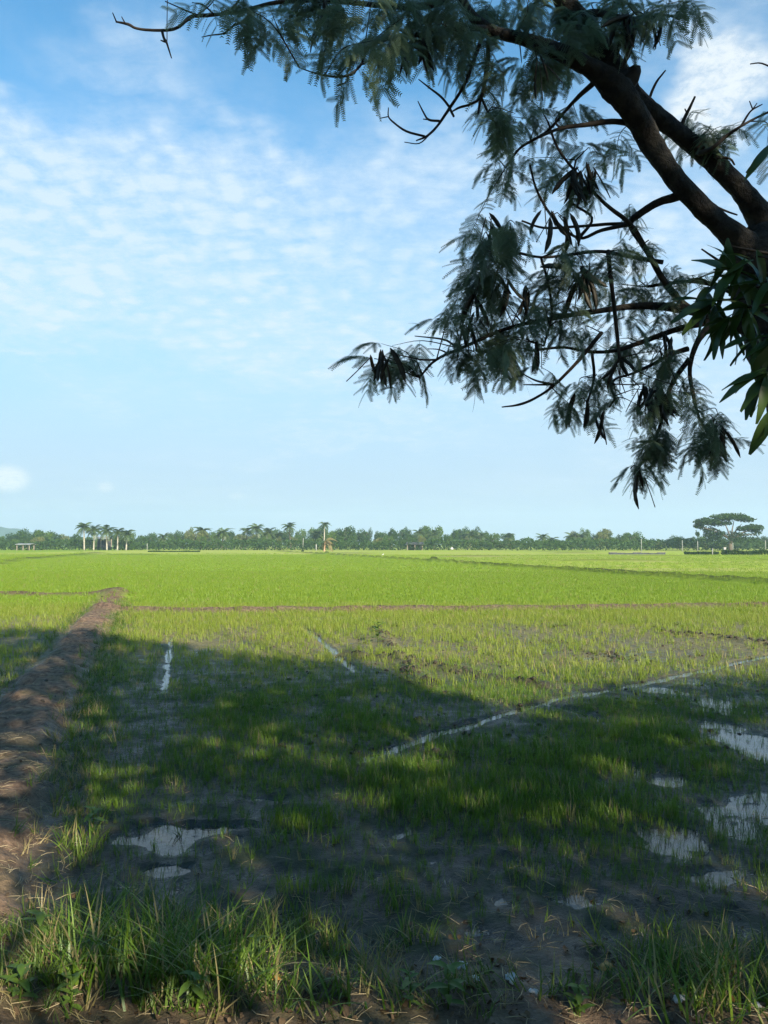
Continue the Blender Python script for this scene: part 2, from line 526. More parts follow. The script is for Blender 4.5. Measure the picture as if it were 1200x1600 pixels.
# cover of rice (0 bare mud .. 1 closed canopy), dry soil, straw-coloured stubble
lev_q = seg_dist(X, Yg, LEVEE)
soil = sstep(0.43, 0.20, lev_q + 0.34 * (fbm(X, Yg, 3, 2.0) - 0.5))
for poly, wd in ((BUND_CROSS, .30), (BUND_LEFT, .32)):
    soil = np.maximum(soil, sstep(wd * 1.6, wd * .6, seg_dist(X, Yg, poly)) * (0.45 + 1.0 * fbm(X, Yg, 3, 0.9)))
soil = np.maximum(soil, bank_amount(X, Yg) * 0.55)
cover = sstep(14, 26, Yg + 4 * (fbm(X, Yg, 3, 0.15) - 0.5)) * (1 - 0.6 * soil)
wet = sstep(0.016, 0.002, Z) * sstep(16, 13, Yg)
drymud = sstep(8.3, 11.5, Yg) * np.clip(0.35 + 0.9 * fbm(X, Yg, 3, 0.8), 0, 1)
dark = np.zeros_like(X)
for poly, wd in ((BUND_LONG, .40), (BUND_FARLEFT, .5)):
    dark = np.maximum(dark, sstep(wd * 1.5, wd * .5, seg_dist(X, Yg, poly)) * (0.45 + 0.75 * fbm(X, Yg, 3, .35)))
for poly in BUNDS_FAR:
    dark = np.maximum(dark, 0.55 * sstep(0.9, .3, seg_dist(X, Yg, poly)))
# riper, yellower plots: right of the long bund and along the wood
side = (X - (15.7 - 0.28 * (Yg - 31.4)))
ripe = 0.75 * sstep(0.3, 1.5, side) * sstep(24, 30, Yg)
ripe = np.maximum(ripe, 0.9 * sstep(118, 124, Yg) * (side < 0) * sstep(-72, -66, X))
ripe *= 0.6 + 0.8 * fbm(X, Yg, 3, 0.06)

gm, t = material('paddy_ground')
geo = t.n('ShaderNodeNewGeometry')
pos = geo.outputs['Position']
att = lambda nm: t.n('ShaderNodeAttribute', attribute_name=nm).outputs['Fac']
n_f = t.noise(pos, 14.0, 6, 0.65)
n_m = t.noise(pos, 2.3, 5, 0.6)
n_l = t.noise(t.v('MULTIPLY', pos, (0.5, 1.0, 1.0)), 0.12, 5, 0.6)
mud = t.mix(t.ramp(n_f, 0.3, 0.7), (0.016, 0.015, 0.010), (0.050, 0.042, 0.026))
mud = t.mix(t.m('MULTIPLY', t.ramp(n_m, 0.42, 0.62), 0.55), mud, (0.034, 0.054, 0.014))
dry = t.mix(t.ramp(n_f, 0.3, 0.72), (0.068, 0.043, 0.028), (0.235, 0.155, 0.098))
dry = t.mix(t.m('MULTIPLY', t.ramp(n_m, 0.5, 0.66), 0.4), dry, (0.07, 0.075, 0.03))
canopy = t.mix(t.ramp(n_l, 0.32, 0.68), (0.170, 0.262, 0.022), (0.21, 0.292, 0.030))
strip = t.noise(t.v('MULTIPLY', pos, (0.03, 0.16, 1.0)), 1.0, 4, 0.6)
canopy = t.mix(t.m('MULTIPLY', t.ramp(strip, 0.48, 0.68), 0.5), canopy, (0.225, 0.295, 0.034))
ripec = t.mix(t.ramp(strip, 0.4, 0.6), (0.27, 0.35, 0.03), (0.33, 0.33, 0.10))
canopy = t.mix(att('ripe'), canopy, ripec)
mud = t.mix(att('drymud'), mud, t.mix(t.ramp(n_f, 0.3, 0.7), (0.10, 0.092, 0.038), (0.20, 0.175, 0.08)))
c = t.mix(att('cover'), mud, canopy)
c = t.mix(att('soil'), c, dry)
c = t.mix(att('dark'), c, (0.040, 0.044, 0.018))
c = t.mix(t.m('MULTIPLY', att('wet'), 0.75), c, (0.014, 0.013, 0.009))
rough = t.m('ADD', t.m('MULTIPLY', t.ramp(n_m, 0.35, 0.65), 0.35), 0.38)
rough = t.m('MAXIMUM', rough, t.m('MULTIPLY', t.m('MAXIMUM', t.m('MAXIMUM', att('cover'), att('soil')), att('drymud')), 0.9))
rough = t.m('SUBTRACT', rough, t.m('MULTIPLY', att('wet'), t.m('SUBTRACT', rough, 0.16)))
pb = t.n('ShaderNodeBsdfPrincipled', {'Base Color': c, 'Roughness': rough, 'Specular IOR Level': t.m('ADD', t.ramp(att('cover'), 0.0, 0.6, 0.28, 0.05), t.m('MULTIPLY', att('wet'), 0.25))})
bmp = t.n('ShaderNodeBump', {'Strength': 0.8, 'Distance': 0.02, 'Height': t.m('ADD', t.noise(pos, 38.0, 5, 0.7), t.m('MULTIPLY', n_f, 1.5))})
t.t.links.new(bmp.outputs[0], pb.inputs['Normal'])
t.n('ShaderNodeOutputMaterial', {0: pb.outputs[0]})

gme = np_mesh('ground', np.stack([X, Yg, Z], -1).reshape(-1, 3), F, gm, True)
for nm, arr in (('cover', cover), ('soil', soil), ('drymud', drymud), ('wet', wet), ('dark', dark), ('ripe', ripe)):
    a_ = gme.attributes.new(nm, 'FLOAT', 'POINT')
    a_.data.foreach_set('value', np.clip(arr, 0, 1).astype(np.float32).ravel())
tag(obj('ground', gme), 'muddy rice paddy with bunds, stretching to the far trees', kind='structure')

# shallow water standing in furrows and hollows
wm, t = material('standing_water')
geo = t.n('ShaderNodeNewGeometry')
nw = t.noise(geo.outputs['Position'], 22.0, 3, 0.5)
bw = t.n('ShaderNodeBump', {'Strength': 0.14, 'Distance': 0.02, 'Height': nw})
pw = t.n('ShaderNodeBsdfPrincipled', {'Base Color': (0.040, 0.038, 0.026), 'Roughness': 0.09, 'IOR': 1.33, 'Specular IOR Level': 0.7, 'Normal': bw.outputs[0]})
t.n('ShaderNodeOutputMaterial', {0: pw.outputs[0]})
wx = np.linspace(-5, 12, 35); wy = np.linspace(3.3, 18, 31)
WX, WY = np.meshgrid(wx, wy)
wi = np.arange(len(wx) * len(wy)).reshape(len(wy), len(wx))
WF = np.stack([wi[:-1, :-1], wi[:-1, 1:], wi[1:, 1:], wi[1:, :-1]], -1).reshape(-1, 4)
tag(obj('water', np_mesh('water', np.stack([WX, WY, np.zeros_like(WX)], -1).reshape(-1, 3), WF, wm, True)),
    'shallow water standing in the furrows of the paddy', kind='structure')

# low blue hill beyond the wood
hp = [(-1500, 0), (-1350, 26), (-1150, 44), (-980, 52), (-850, 50), (-760, 44), (-700, 36), (-640, 24), (-560, 14), (-470, 5), (-420, 0)]
hv, hf = [], []
for i, (hx, hz) in enumerate(spline(hp, 5)):
    hz = max(0, hz * .85 + 1.2 * math.sin(i * 1.7))
    hv += [(hx, 1300, -2), (hx, 1390, hz * 0.55), (hx, 1460, max(hz, 0.5)), (hx, 1560, -2)]
nh = len(hv) // 4
for i in range(nh - 1):
    for k in range(3):
        hf.append((i * 4 + k, i * 4 + 4 + k, i * 4 + 5 + k, i * 4 + 1 + k))
tag(obj('hills', np_mesh('hills', hv, hf, M['far1'], True)), 'faint blue hill beyond the far trees', kind='structure')

# ------------------------------------------------------------------ scattering of small plants
def blade(mb, x, y, h, wd, lean, ang, curve, segs=3):
    dx, dy = math.cos(ang), math.sin(ang)
    px_, py_ = -dy, dx
    b = len(mb.v)
    for k in range(segs + 1):
        s = k / segs
        o = lean * h * s + curve * h * s * s
        zz = h * s * (1 - 0.35 * curve * s)
        ww = wd * (1 - 0.15 * s) * (1 - s ** 3) * 0.5
        cx, cy_ = x + dx * o, y + dy * o
        if k < segs:
            mb.v += [(cx - px_ * ww, cy_ - py_ * ww, zz), (cx + px_ * ww, cy_ + py_ * ww, zz)]
        else:
            mb.v.append((cx, cy_, zz))
    for k in range(segs - 1):
        i = b + 2 * k
        mb.f.append((i, i + 1, i + 3, i + 2))
    i = b + 2 * (segs - 1)
    mb.f.append((i, i + 1, i + 2))


def tufts(name, n, blades, h, wd, spread, lean, curve, mat, segs=3):
    c_ = bpy.data.collections.new(name)
    for k in range(n):
        mb = MB()
        for j in range(blades):
            blade(mb, rnd.gauss(0, spread), rnd.gauss(0, spread), h * rnd.uniform(.55, 1.1), wd * rnd.uniform(.7, 1.2),
                  rnd.uniform(0, lean), rnd.uniform(0, 6.28), rnd.uniform(0, curve), segs)
        c_.objects.link(bpy.data.objects.new(name, mb.mesh(name, mat)))
    return c_


def scatter(name, pts, scl, coll, nvar, label, tilt=0.12):
    """one mass of small plants: points carrying turn and size, drawn with geometry nodes"""
    n = len(pts)
    me = bpy.data.meshes.new(name)
    me.vertices.add(n)
    me.vertices.foreach_set('co', np.asarray(pts, np.float32).ravel())
    rot = np.stack([rng.normal(0, tilt, n), rng.normal(0, tilt, n), rng.uniform(0, 6.283, n)], -1).astype(np.float32)
    a = me.attributes.new('turn', 'FLOAT_VECTOR', 'POINT'); a.data.foreach_set('vector', rot.ravel())
    a = me.attributes.new('size', 'FLOAT', 'POINT'); a.data.foreach_set('value', np.asarray(scl, np.float32))
    a = me.attributes.new('pick', 'INT', 'POINT'); a.data.foreach_set('value', rng.integers(0, nvar, n).astype(np.int32))
    me.update()
    o = obj(name, me)
    ng = bpy.data.node_groups.new(name, 'GeometryNodeTree')
    ng.interface.new_socket('Geometry', in_out='INPUT', socket_type='NodeSocketGeometry')
    ng.interface.new_socket('Geometry', in_out='OUTPUT', socket_type='NodeSocketGeometry')
    N, L = ng.nodes, ng.links
    gi = N.new('NodeGroupInput'); go = N.new('NodeGroupOutput')
    ci = N.new('GeometryNodeCollectionInfo')
    ci.inputs[0].default_value = coll; ci.inputs[1].default_value = True; ci.inputs[2].default_value = True
    ip = N.new('GeometryNodeInstanceOnPoints')

    def na(nm, typ):
        q = N.new('GeometryNodeInputNamedAttribute'); q.data_type = typ; q.inputs[0].default_value = nm
        return q.outputs[0]
    L.new(gi.outputs[0], ip.inputs['Points'])
    L.new(ci.outputs[0], ip.inputs['Instance'])
    ip.inputs['Pick Instance'].default_value = True
    L.new(na('pick', 'INT'), ip.inputs['Instance Index'])
    L.new(na('turn', 'FLOAT_VECTOR'), ip.inputs['Rotation'])
    L.new(na('size', 'FLOAT'), ip.inputs['Scale'])
    L.new(ip.outputs[0], go.inputs[0])
    o.modifiers.new('scatter', 'NODES').node_group = ng
    tag(o, label, kind='stuff')
    return o


def sample(n, y0, y1, keep, power=1.0, side=0.62, margin=0.6):
    """n candidate ground points between two distances, kept with probability keep(x, y)"""
    u = rng.random(n)
    y = np.sqrt(y0 ** 2 + u * (y1 ** 2 - y0 ** 2))
    x = (rng.random(n) * 2 - 1) * (y * side + margin)
    k = rng.random(n) < keep(x, y)
    x, y = x[k], y[k]
    return x, y, height(x, y)


def not_on_soil(x, y):
    q = seg_dist(x, y, LEVEE)
    m_ = sstep(0.35, 0.75, q)
    for poly, wd in ((BUND_CROSS, .22), (BUND_LEFT, .25), (BUND_LONG, .3)):
        m_ = m_ * (0.12 + 0.88 * sstep(wd * .6, wd * 1.5, seg_dist(x, y, poly)))
    return m_ * (1 - bank_amount(x, y))


def blob_px(x, y, lst):
    o = np.zeros_like(x)
    for px_, py_, rx, ry, a in lst:
        g = gp(px_, py_)
        o = np.maximum(o, a * sstep(1.2, 0.3, np.hypot((x - g.x) / rx, (y - g.y) / ry)))
    return o


LUSH = [(620, 1215, .55, .45, 1.0), (820, 1250, .9, .7, .75), (700, 1260, .7, .5, .8), (480, 1290, .35, .22, .7), (420, 1150, .5, .5, .55), (900, 1190, .8, .6, .7),
        (950, 1260, .6, .5, .6), (560, 1130, .5, .6, .6), (1090, 1210, .3, .4, .5), (370, 1120, .5, .8, .5), (520, 1400, .4, .15, .45), (640, 1420, .25, .15, .5),
        (330, 1180, .5, .7, .4), (740, 1180, .6, .5, .5), (1000, 1150, .6, .5, .7)]


def water_block(x, y):
    return sstep(-0.006, 0.012, height(x, y)) * 0.5 + 0.5


def furrow_clear(x, y):
    o = np.ones_like(x)
    for poly, wd, dp in FURROWS:
        # stalks standing on the near side would hide the strip of water
        o = o * np.minimum((0.25 if wd > .07 else .4) + sstep(wd * .6, wd * 1.5, seg_dist(x, y, poly)), 0.40 + 0.70 * sstep(wd * .8, wd * 2.0, seg_dist(x, y + .30, poly)))
    return o


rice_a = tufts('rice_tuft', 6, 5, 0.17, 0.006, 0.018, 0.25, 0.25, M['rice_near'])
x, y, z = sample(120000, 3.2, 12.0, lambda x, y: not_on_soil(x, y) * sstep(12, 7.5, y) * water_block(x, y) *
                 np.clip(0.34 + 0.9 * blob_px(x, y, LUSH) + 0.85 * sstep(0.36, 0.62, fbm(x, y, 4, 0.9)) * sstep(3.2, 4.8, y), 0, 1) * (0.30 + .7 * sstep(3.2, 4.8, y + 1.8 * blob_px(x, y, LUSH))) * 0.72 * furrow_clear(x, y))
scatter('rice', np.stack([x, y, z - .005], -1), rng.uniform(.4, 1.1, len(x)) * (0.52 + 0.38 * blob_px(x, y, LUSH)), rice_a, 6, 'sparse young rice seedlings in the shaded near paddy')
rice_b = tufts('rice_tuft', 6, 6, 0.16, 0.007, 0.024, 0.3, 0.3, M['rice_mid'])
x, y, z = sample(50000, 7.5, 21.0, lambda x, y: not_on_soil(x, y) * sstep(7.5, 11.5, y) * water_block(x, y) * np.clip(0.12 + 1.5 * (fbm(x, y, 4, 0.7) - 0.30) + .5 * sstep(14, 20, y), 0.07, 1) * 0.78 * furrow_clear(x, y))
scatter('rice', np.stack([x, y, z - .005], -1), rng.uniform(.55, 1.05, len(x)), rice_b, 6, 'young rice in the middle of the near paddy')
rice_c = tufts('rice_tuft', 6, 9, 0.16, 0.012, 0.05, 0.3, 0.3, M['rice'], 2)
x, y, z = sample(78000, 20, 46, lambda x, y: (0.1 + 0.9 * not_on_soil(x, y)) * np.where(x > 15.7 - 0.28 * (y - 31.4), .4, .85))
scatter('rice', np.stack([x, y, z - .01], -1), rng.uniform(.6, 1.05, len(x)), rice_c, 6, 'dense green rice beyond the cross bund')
rice_d = tufts('rice_tuft', 5, 12, 0.16, 0.028, 0.16, 0.3, 0.3, M['rice'], 2)
x, y, z = sample(70000, 45, 118, lambda x, y: np.where(x > 15.7 - 0.28 * (y - 31.4), .3, .85), side=0.56)
scatter('rice', np.stack([x, y, z - .02], -1), rng.uniform(.5, 1.0, len(x)), rice_d, 5, 'distant rice fields reaching to the treeline')

# grass on the bank and along the levee
grass_c = tufts('grass_tuft', 6, 9, 0.15, 0.006, 0.02, 0.6, 0.7, M['grass'], 4)
GR = [(250, 1500, .9, .45, .9), (60, 1580, .5, .25, .6), (430, 1500, .40, .25, .5), (520, 1560, .6, .2, .22), (1110, 1540, .45, .35, 1.0), (690, 1580, .4, .18, .45), (920, 1590, .6, .12, .35), (330, 1590, .6, .2, .5), (150, 1590, .9, .14, .5), (560, 1590, .7, .12, .3), (800, 1590, .5, .08, .4), (600, 1500, .3, .1, .3)]
x, y, z = sample(9000, 2.3, 4.6, lambda x, y: np.clip(blob_px(x, y, GR), 0, 1) * 0.75, margin=0.4)
scatter('grass', np.stack([x, y, z - .01], -1), rng.uniform(.45, 1.15, len(x)), grass_c, 6, 'rough grass on the bank at the foot of the picture', 0.25)


def levee_side(x, y):
    q = seg_dist(x, y, LEVEE)
    rt = (x - np.interp(y, [p[1] for p in LEVEE], [p[0] for p in LEVEE])) > 0
    f = np.where(rt, np.exp(-((q - .50) / .20) ** 2), 0.6 * np.exp(-((q - .50) / .12) ** 2))
    return f * sstep(24, 20, y) * np.where(rt, 1, sstep(4.2, 6.0, y)) * (0.3 + .7 * sstep(3.6, 4.8, y)) * (0.3 + 1.1 * fbm(x, y, 3, 1.2))


x, y, z = sample(70000, 3.2, 24, lambda x, y: levee_side(x, y) * .9, side=.56)
scatter('grass', np.stack([x, y, z - .01], -1), rng.uniform(.5, 1.1, len(x)), grass_c, 6, 'grass growing along the edge of the earth levee', 0.25)

# straw and bits of dead stalk
straw_c = bpy.data.collections.new('straw_stalk')
for k in range(5):
    mb = MB()
    L_ = rnd.uniform(.06, .14)
    bend = rnd.uniform(-.03, .03)
    mb.tube([(-L_ / 2, 0, .004), (0, bend, .008), (L_ / 2, bend * .3, .004)], [.0014, .0016, .0010], 4)
    straw_c.objects.link(bpy.data.objects.new('straw_stalk', mb.mesh('straw_stalk', M['straw'])))


def straw_keep(x, y):
    k = 1.0 * sstep(0.55, 0.25, seg_dist(x, y, LEVEE)) + 0.5 * bank_amount(x, y) + 0.05
    k = np.maximum(k, 0.8 * sstep(.4, .15, seg_dist(x, y, BUND_CROSS)))
    return np.clip(k + 0.75 * sstep(4.6, 3.2, y), 0, 1) * (0.4 + fbm(x, y, 3, 1.5)) * .5


x, y, z = sample(34000, 2.3, 24, straw_keep, margin=0.5)
x2, y2, z2 = sample(12000, 2.3, 6.5, straw_keep, margin=0.5)
x, y, z = np.concatenate([x, x2]), np.concatenate([y, y2]), np.concatenate([z, z2])
scatter('straw', np.stack([x, y, z + .004], -1), rng.uniform(.5, 1.1, len(x)), straw_c, 5, 'bits of dry straw lying on mud and levee', 0.12)

# fallen leaves rotting on the bank
lit_c = bpy.data.collections.new('fallen_leaf')
for k in range(4):
    L_, W_ = rnd.uniform(.03, .06), rnd.uniform(.010, .018)
    vs_, fs = [], []
    for i in range(5):
        q_ = i / 4
        hw = W_ * math.sin(math.pi * min(1, .1 + .85 * q_))
        zz = .008 * math.sin(q_ * 3 + k) + .004
        vs_ += [(L_ * (q_ - .5), -hw, zz + .006 * rnd.random()), (L_ * (q_ - .5), 0, zz), (L_ * (q_ - .5), hw, zz + .009 * rnd.random())]
    for i in range(4):
        fs += [(i * 3, i * 3 + 1, i * 3 + 4, i * 3 + 3), (i * 3 + 1, i * 3 + 2, i * 3 + 5, i * 3 + 4)]
    lit_c.objects.link(bpy.data.objects.new('fallen_leaf', np_mesh('fallen_leaf', vs_, fs, M['litterleaf'], True)))
x, y, z = sample(9000, 2.3, 4.4, lambda x, y: np.clip(bank_amount(x, y) * .5 + .06 * sstep(4.4, 3.2, y), 0, 1) * (.3 + fbm(x, y, 3, 2.0)), margin=.5)
scatter('leaves', np.stack([x, y, z + .003], -1), rng.uniform(.4, .85, len(x)), lit_c, 4, 'brown fallen leaves rotting on the bank', .35)

# clods of turned mud
clod_c = bpy.data.collections.new('clod')
for k in range(5):
    vs_, fs = [], []
    for i in range(5):
        ph = math.pi * i / 4
        for j in range(7):
            th = 2 * math.pi * j / 7
            r = rnd.uniform(.75, 1.2)
            vs_.append((math.sin(ph) * math.cos(th) * r, math.sin(ph) * math.sin(th) * r, 0.55 * math.cos(ph) * r))
    for i in range(4):
        for j in range(7):
            fs.append((i * 7 + j, (i + 1) * 7 + j, (i + 1) * 7 + (j + 1) % 7, i * 7 + (j + 1) % 7))
    clod_c.objects.link(bpy.data.objects.new('clod', np_mesh('clod', vs_, fs, M['clod'], True)))
cp, csz = [], []
for px_, py_, rx, ry in CLODS:
    g = gp(px_, py_)
    for k in range(26):
        a, b = g.x + rnd.gauss(0, rx * .5), g.y + rnd.gauss(0, ry * .6)
        cp.append((a, b)); csz.append(rnd.uniform(.012, .045))
for k in range(500):
    g = gp(rnd.uniform(380, 1250), rnd.choice([rnd.uniform(965, 1060), rnd.uniform(1060, 1200)]))
    cp.append((g.x, g.y)); csz.append(rnd.uniform(.01, .035))
for poly, wd, dp in DRY_RUTS:
    for k in range(60):
        i = rnd.randrange(len(poly) - 1); s = rnd.random()
        cp.append((poly[i][0] * (1 - s) + poly[i + 1][0] * s + rnd.gauss(0, .06), poly[i][1] * (1 - s) + poly[i + 1][1] * s + rnd.gauss(0, .08)))
        csz.append(rnd.uniform(.015, .05))
for k in range(30):
    i = rnd.randrange(1, len(LEVEE) - 1); s = rnd.random()
    cp.append((LEVEE[i][0] * (1 - s) + LEVEE[i + 1][0] * s + rnd.gauss(0, .22), LEVEE[i][1] * (1 - s) + LEVEE[i + 1][1] * s))
    csz.append(rnd.uniform(.01, .03))
cp = np.array(cp)
scatter('mud', np.stack([cp[:, 0], cp[:, 1], height(cp[:, 0], cp[:, 1]) + .004], -1), csz, clod_c, 5, 'clods of dark turned mud in the paddy', .3)


# ------------------------------------------------------------------ the overhanging tree
class Skeleton:
    def __init__(self):
        self.pts = []

    def add(self, pts):
        self.pts += [Vector(p[:3]) for p in pts]

    def nearest(self, p):
        return min(self.pts, key=lambda q: (q - p).length_squared)


def px_path(nodes, Y0, Y1, n=5, wob=0.0):
    """nodes (px, py, radius px) at distances running from Y0 to Y1 -> points and radii"""
    m_ = len(nodes) - 1
    raw = []
    for i, nd in enumerate(nodes):
        Yd = Y0 + (Y1 - Y0) * i / m_ + (rnd.uniform(-wob, wob) if 0 < i < m_ else 0)
        p = at(nd[0], nd[1], Yd)
        raw.append((p.x, p.y, p.z, nd[2] * Yd / 1200))
    s = spline(raw, n)
    return [Vector(q[:3]) for q in s], [max(q[3], .0008) for q in s]


acacia = empty('acacia_tree', at(1440, 1330, 3.75) * 1.0)
acacia.location.z = 0.02
tag(acacia, 'feathery-leaved tree with hanging pods and two leaning limbs, overhanging from the right', 'tree')
AO = acacia.location.copy()
skel = Skeleton()


def tree_part(root, name, pts, rad, sides, mat, lump=0.0, seed=0):
    o0 = root.location
    vs_, fs = tube_data([p - o0 for p in pts], rad, sides, True, lump, seed)
    return obj(name, np_mesh(name, vs_, fs, mat, True), root)


TRUNK = [(1440, 1345, 92), (1400, 1180, 74), (1345, 950, 66), (1285, 720, 60), (1235, 560, 56), (1205, 460, 54), (1188, 400, 48), (1178, 360, 34)]
LIMBS = [  # nodes, Y0, Y1
    ([(1200, 430, 28.09), (1160, 382, 22.92), (1120, 346, 17.00), (1085, 312, 15.52), (1045, 266, 16.26), (1012, 214, 17.74), (990, 174, 19.96), (962, 138, 21.44), (925, 108, 15.52), (875, 82, 12.57), (820, 62, 10.35), (770, 48, 8.13), (735, 22, 8.13), (712, -20, 6.65), (690, -70, 5.91)], 3.72, 3.10),
    ([(1196, 410, 28.09), (1192, 350, 22.18), (1172, 316, 17.74), (1134, 272, 15.52), (1088, 230, 14.78), (1042, 194, 14.04), (1002, 164, 16.26), (972, 128, 19.22), (945, 88, 19.22), (915, 48, 17.74), (885, 5, 16.26), (850, -60, 16.26), (810, -150, 12.57)], 3.80, 3.45),
]
BRANCHES = [  # nodes, Y0, Y1
    ([(1185, 520, 11.52), (1130, 502, 10.08), (1080, 485, 7.92), (1000, 478, 5.76), (930, 487, 4.32), (860, 498, 3.60), (790, 514, 2.88), (730, 540, 2.59), (682, 562, 2.16), (655, 590, 1.60)], 3.75, 3.55),
    ([(1090, 490, 6.48), (1062, 470, 5.76), (1035, 435, 5.04), (1010, 390, 4.32), (985, 350, 3.60), (945, 318, 2.88), (905, 275, 2.16), (872, 232, 2.00), (856, 190, 1.60)], 3.75, 3.45),
    ([(1062, 306, 7.20), (1030, 316, 6.48), (1000, 334, 5.76), (985, 350, 4.32), (1000, 378, 3.60), (1022, 412, 2.88)], 3.60, 3.70),
    ([(1120, 500, 6.48), (1060, 514, 5.04), (1010, 532, 3.96), (965, 547, 3.24), (925, 550, 2.88), (880, 543, 2.16), (830, 548, 2.00)], 3.72, 3.85),
    ([(1075, 545, 4.32), (1050, 553, 3.60), (1020, 569, 2.88), (990, 583, 2.16), (962, 592, 2.08), (955, 606, 2.20), (960, 622, 1.80), (952, 636, 1.40)], 3.72, 3.60),
    ([(940, 520, 3.60), (905, 562, 2.88), (868, 600, 2.45), (840, 620, 2.08), (812, 632, 2.00), (784, 636, 1.00)], 3.70, 3.62),
    ([(1036, 410, 3.60), (990, 402, 3.24), (940, 393, 2.88), (890, 398, 2.45), (845, 402, 2.16), (800, 392, 2.20), (765, 380, 1.50)], 3.70, 3.40),
    ([(938, 120, 5.04), (905, 150, 3.60), (888, 168, 2.88), (855, 205, 2.16), (812, 232, 2.00), (790, 262, 1.40)], 3.40, 3.55),
    ([(990, 192, 5.76), (955, 190, 4.68), (915, 195, 3.60), (875, 201, 2.88), (840, 215, 2.00)], 3.55, 3.35),
    ([(985, 350, 3.60), (940, 360, 2.88), (905, 372, 2.45), (868, 345, 2.16), (840, 300, 1.92), (828, 258, 1.60)], 3.70, 3.50),
    ([(905, 372, 2.88), (925, 340, 2.00), (890, 310, 2.00), (900, 250, 1.40)], 3.66, 3.72),
    ([(985, 350, 3.24), (955, 350, 2.88), (900, 354, 2.16), (850, 356, 1.92), (815, 345, 1.60)], 3.70, 3.85),
    ([(950, 392, 3.60), (955, 440, 3.60), (962, 500, 3.24), (968, 560, 2.16)], 3.60, 3.50),
    ([(845, 402, 2.16), (856, 440, 2.16), (862, 490, 2.00), (850, 540, 1.60)], 3.52, 3.45),
    ([(756, 46, 4.32), (748, 72, 3.60), (738, 100, 3.02), (726, 132, 2.74), (703, 168, 2.45), (684, 196, 2.02), (668, 212, 2.00), (650, 220, 1.00)], 3.22, 3.12),
    ([(764, 46, 4.32), (762, 90, 3.60), (757, 130, 3.17), (750, 160, 2.45), (747, 178, 1.40)], 3.22, 3.20),
    ([(752, 152, 2.16), (760, 170, 2.00), (772, 190, 2.00), (780, 210, 1.40)], 3.20, 3.22),
    ([(750, 155, 2.16), (735, 163, 1.92), (718, 168, 2.00), (705, 175, 1.00)], 3.20, 3.18),
    ([(766, 44, 5.04), (735, 44, 4.32), (700, 47, 3.89), (660, 54, 3.31), (610, 60, 2.88), (576, 74, 2.45), (566, 98, 2.16), (548, 116, 1.92), (525, 120, 1.80), (495, 115, 1.20), (468, 106, 0.80)], 3.22, 2.95),
    ([(716, -10, 6.48), (680, 6, 5.76), (640, 11, 5.04), (590, 8, 4.32), (540, 3, 3.89), (480, 0, 3.60), (430, 4, 3.17), (390, 14, 2.88), (355, 21, 2.88), (322, 24, 2.88), (298, 26, 2.59), (281, 41, 2.59), (263, 47, 2.30), (232, 47, 2.16), (212, 44, 2.08), (200, 38, 2.20), (181, 34, 1.40)], 3.14, 2.90),
    ([(1092, 240, 4.32), (1112, 232, 3.60), (1136, 212, 2.88), (1160, 196, 2.16), (1190, 180, 1.92), (1225, 165, 2.00)], 3.62, 3.40),
    ([(1120, 500, 6.48), (1092, 530, 5.04), (1078, 575, 3.60), (1084, 620, 2.88), (1096, 660, 2.16), (1120, 690, 2.00)], 3.72, 3.60),
    ([(1078, 560, 4.32), (1050, 600, 3.60), (1036, 650, 2.88), (1018, 700, 2.16), (990, 742, 1.80)], 3.70, 3.80),
    ([(925, 550, 2.59), (928, 590, 2.16), (918, 630, 1.92), (912, 668, 1.40)], 3.80, 3.75),
    ([(900, 30, 7.20), (930, 20, 5.76), (965, 28, 5.04), (1000, 30, 3.60), (1040, 24, 2.16), (1062, 30, 1.80)], 3.50, 3.40),
    ([(1170, 470, 5.76), (1130, 450, 4.32), (1090, 440, 3.60), (1050, 442, 2.88), (1010, 448, 2.16)], 3.80, 3.90),
]
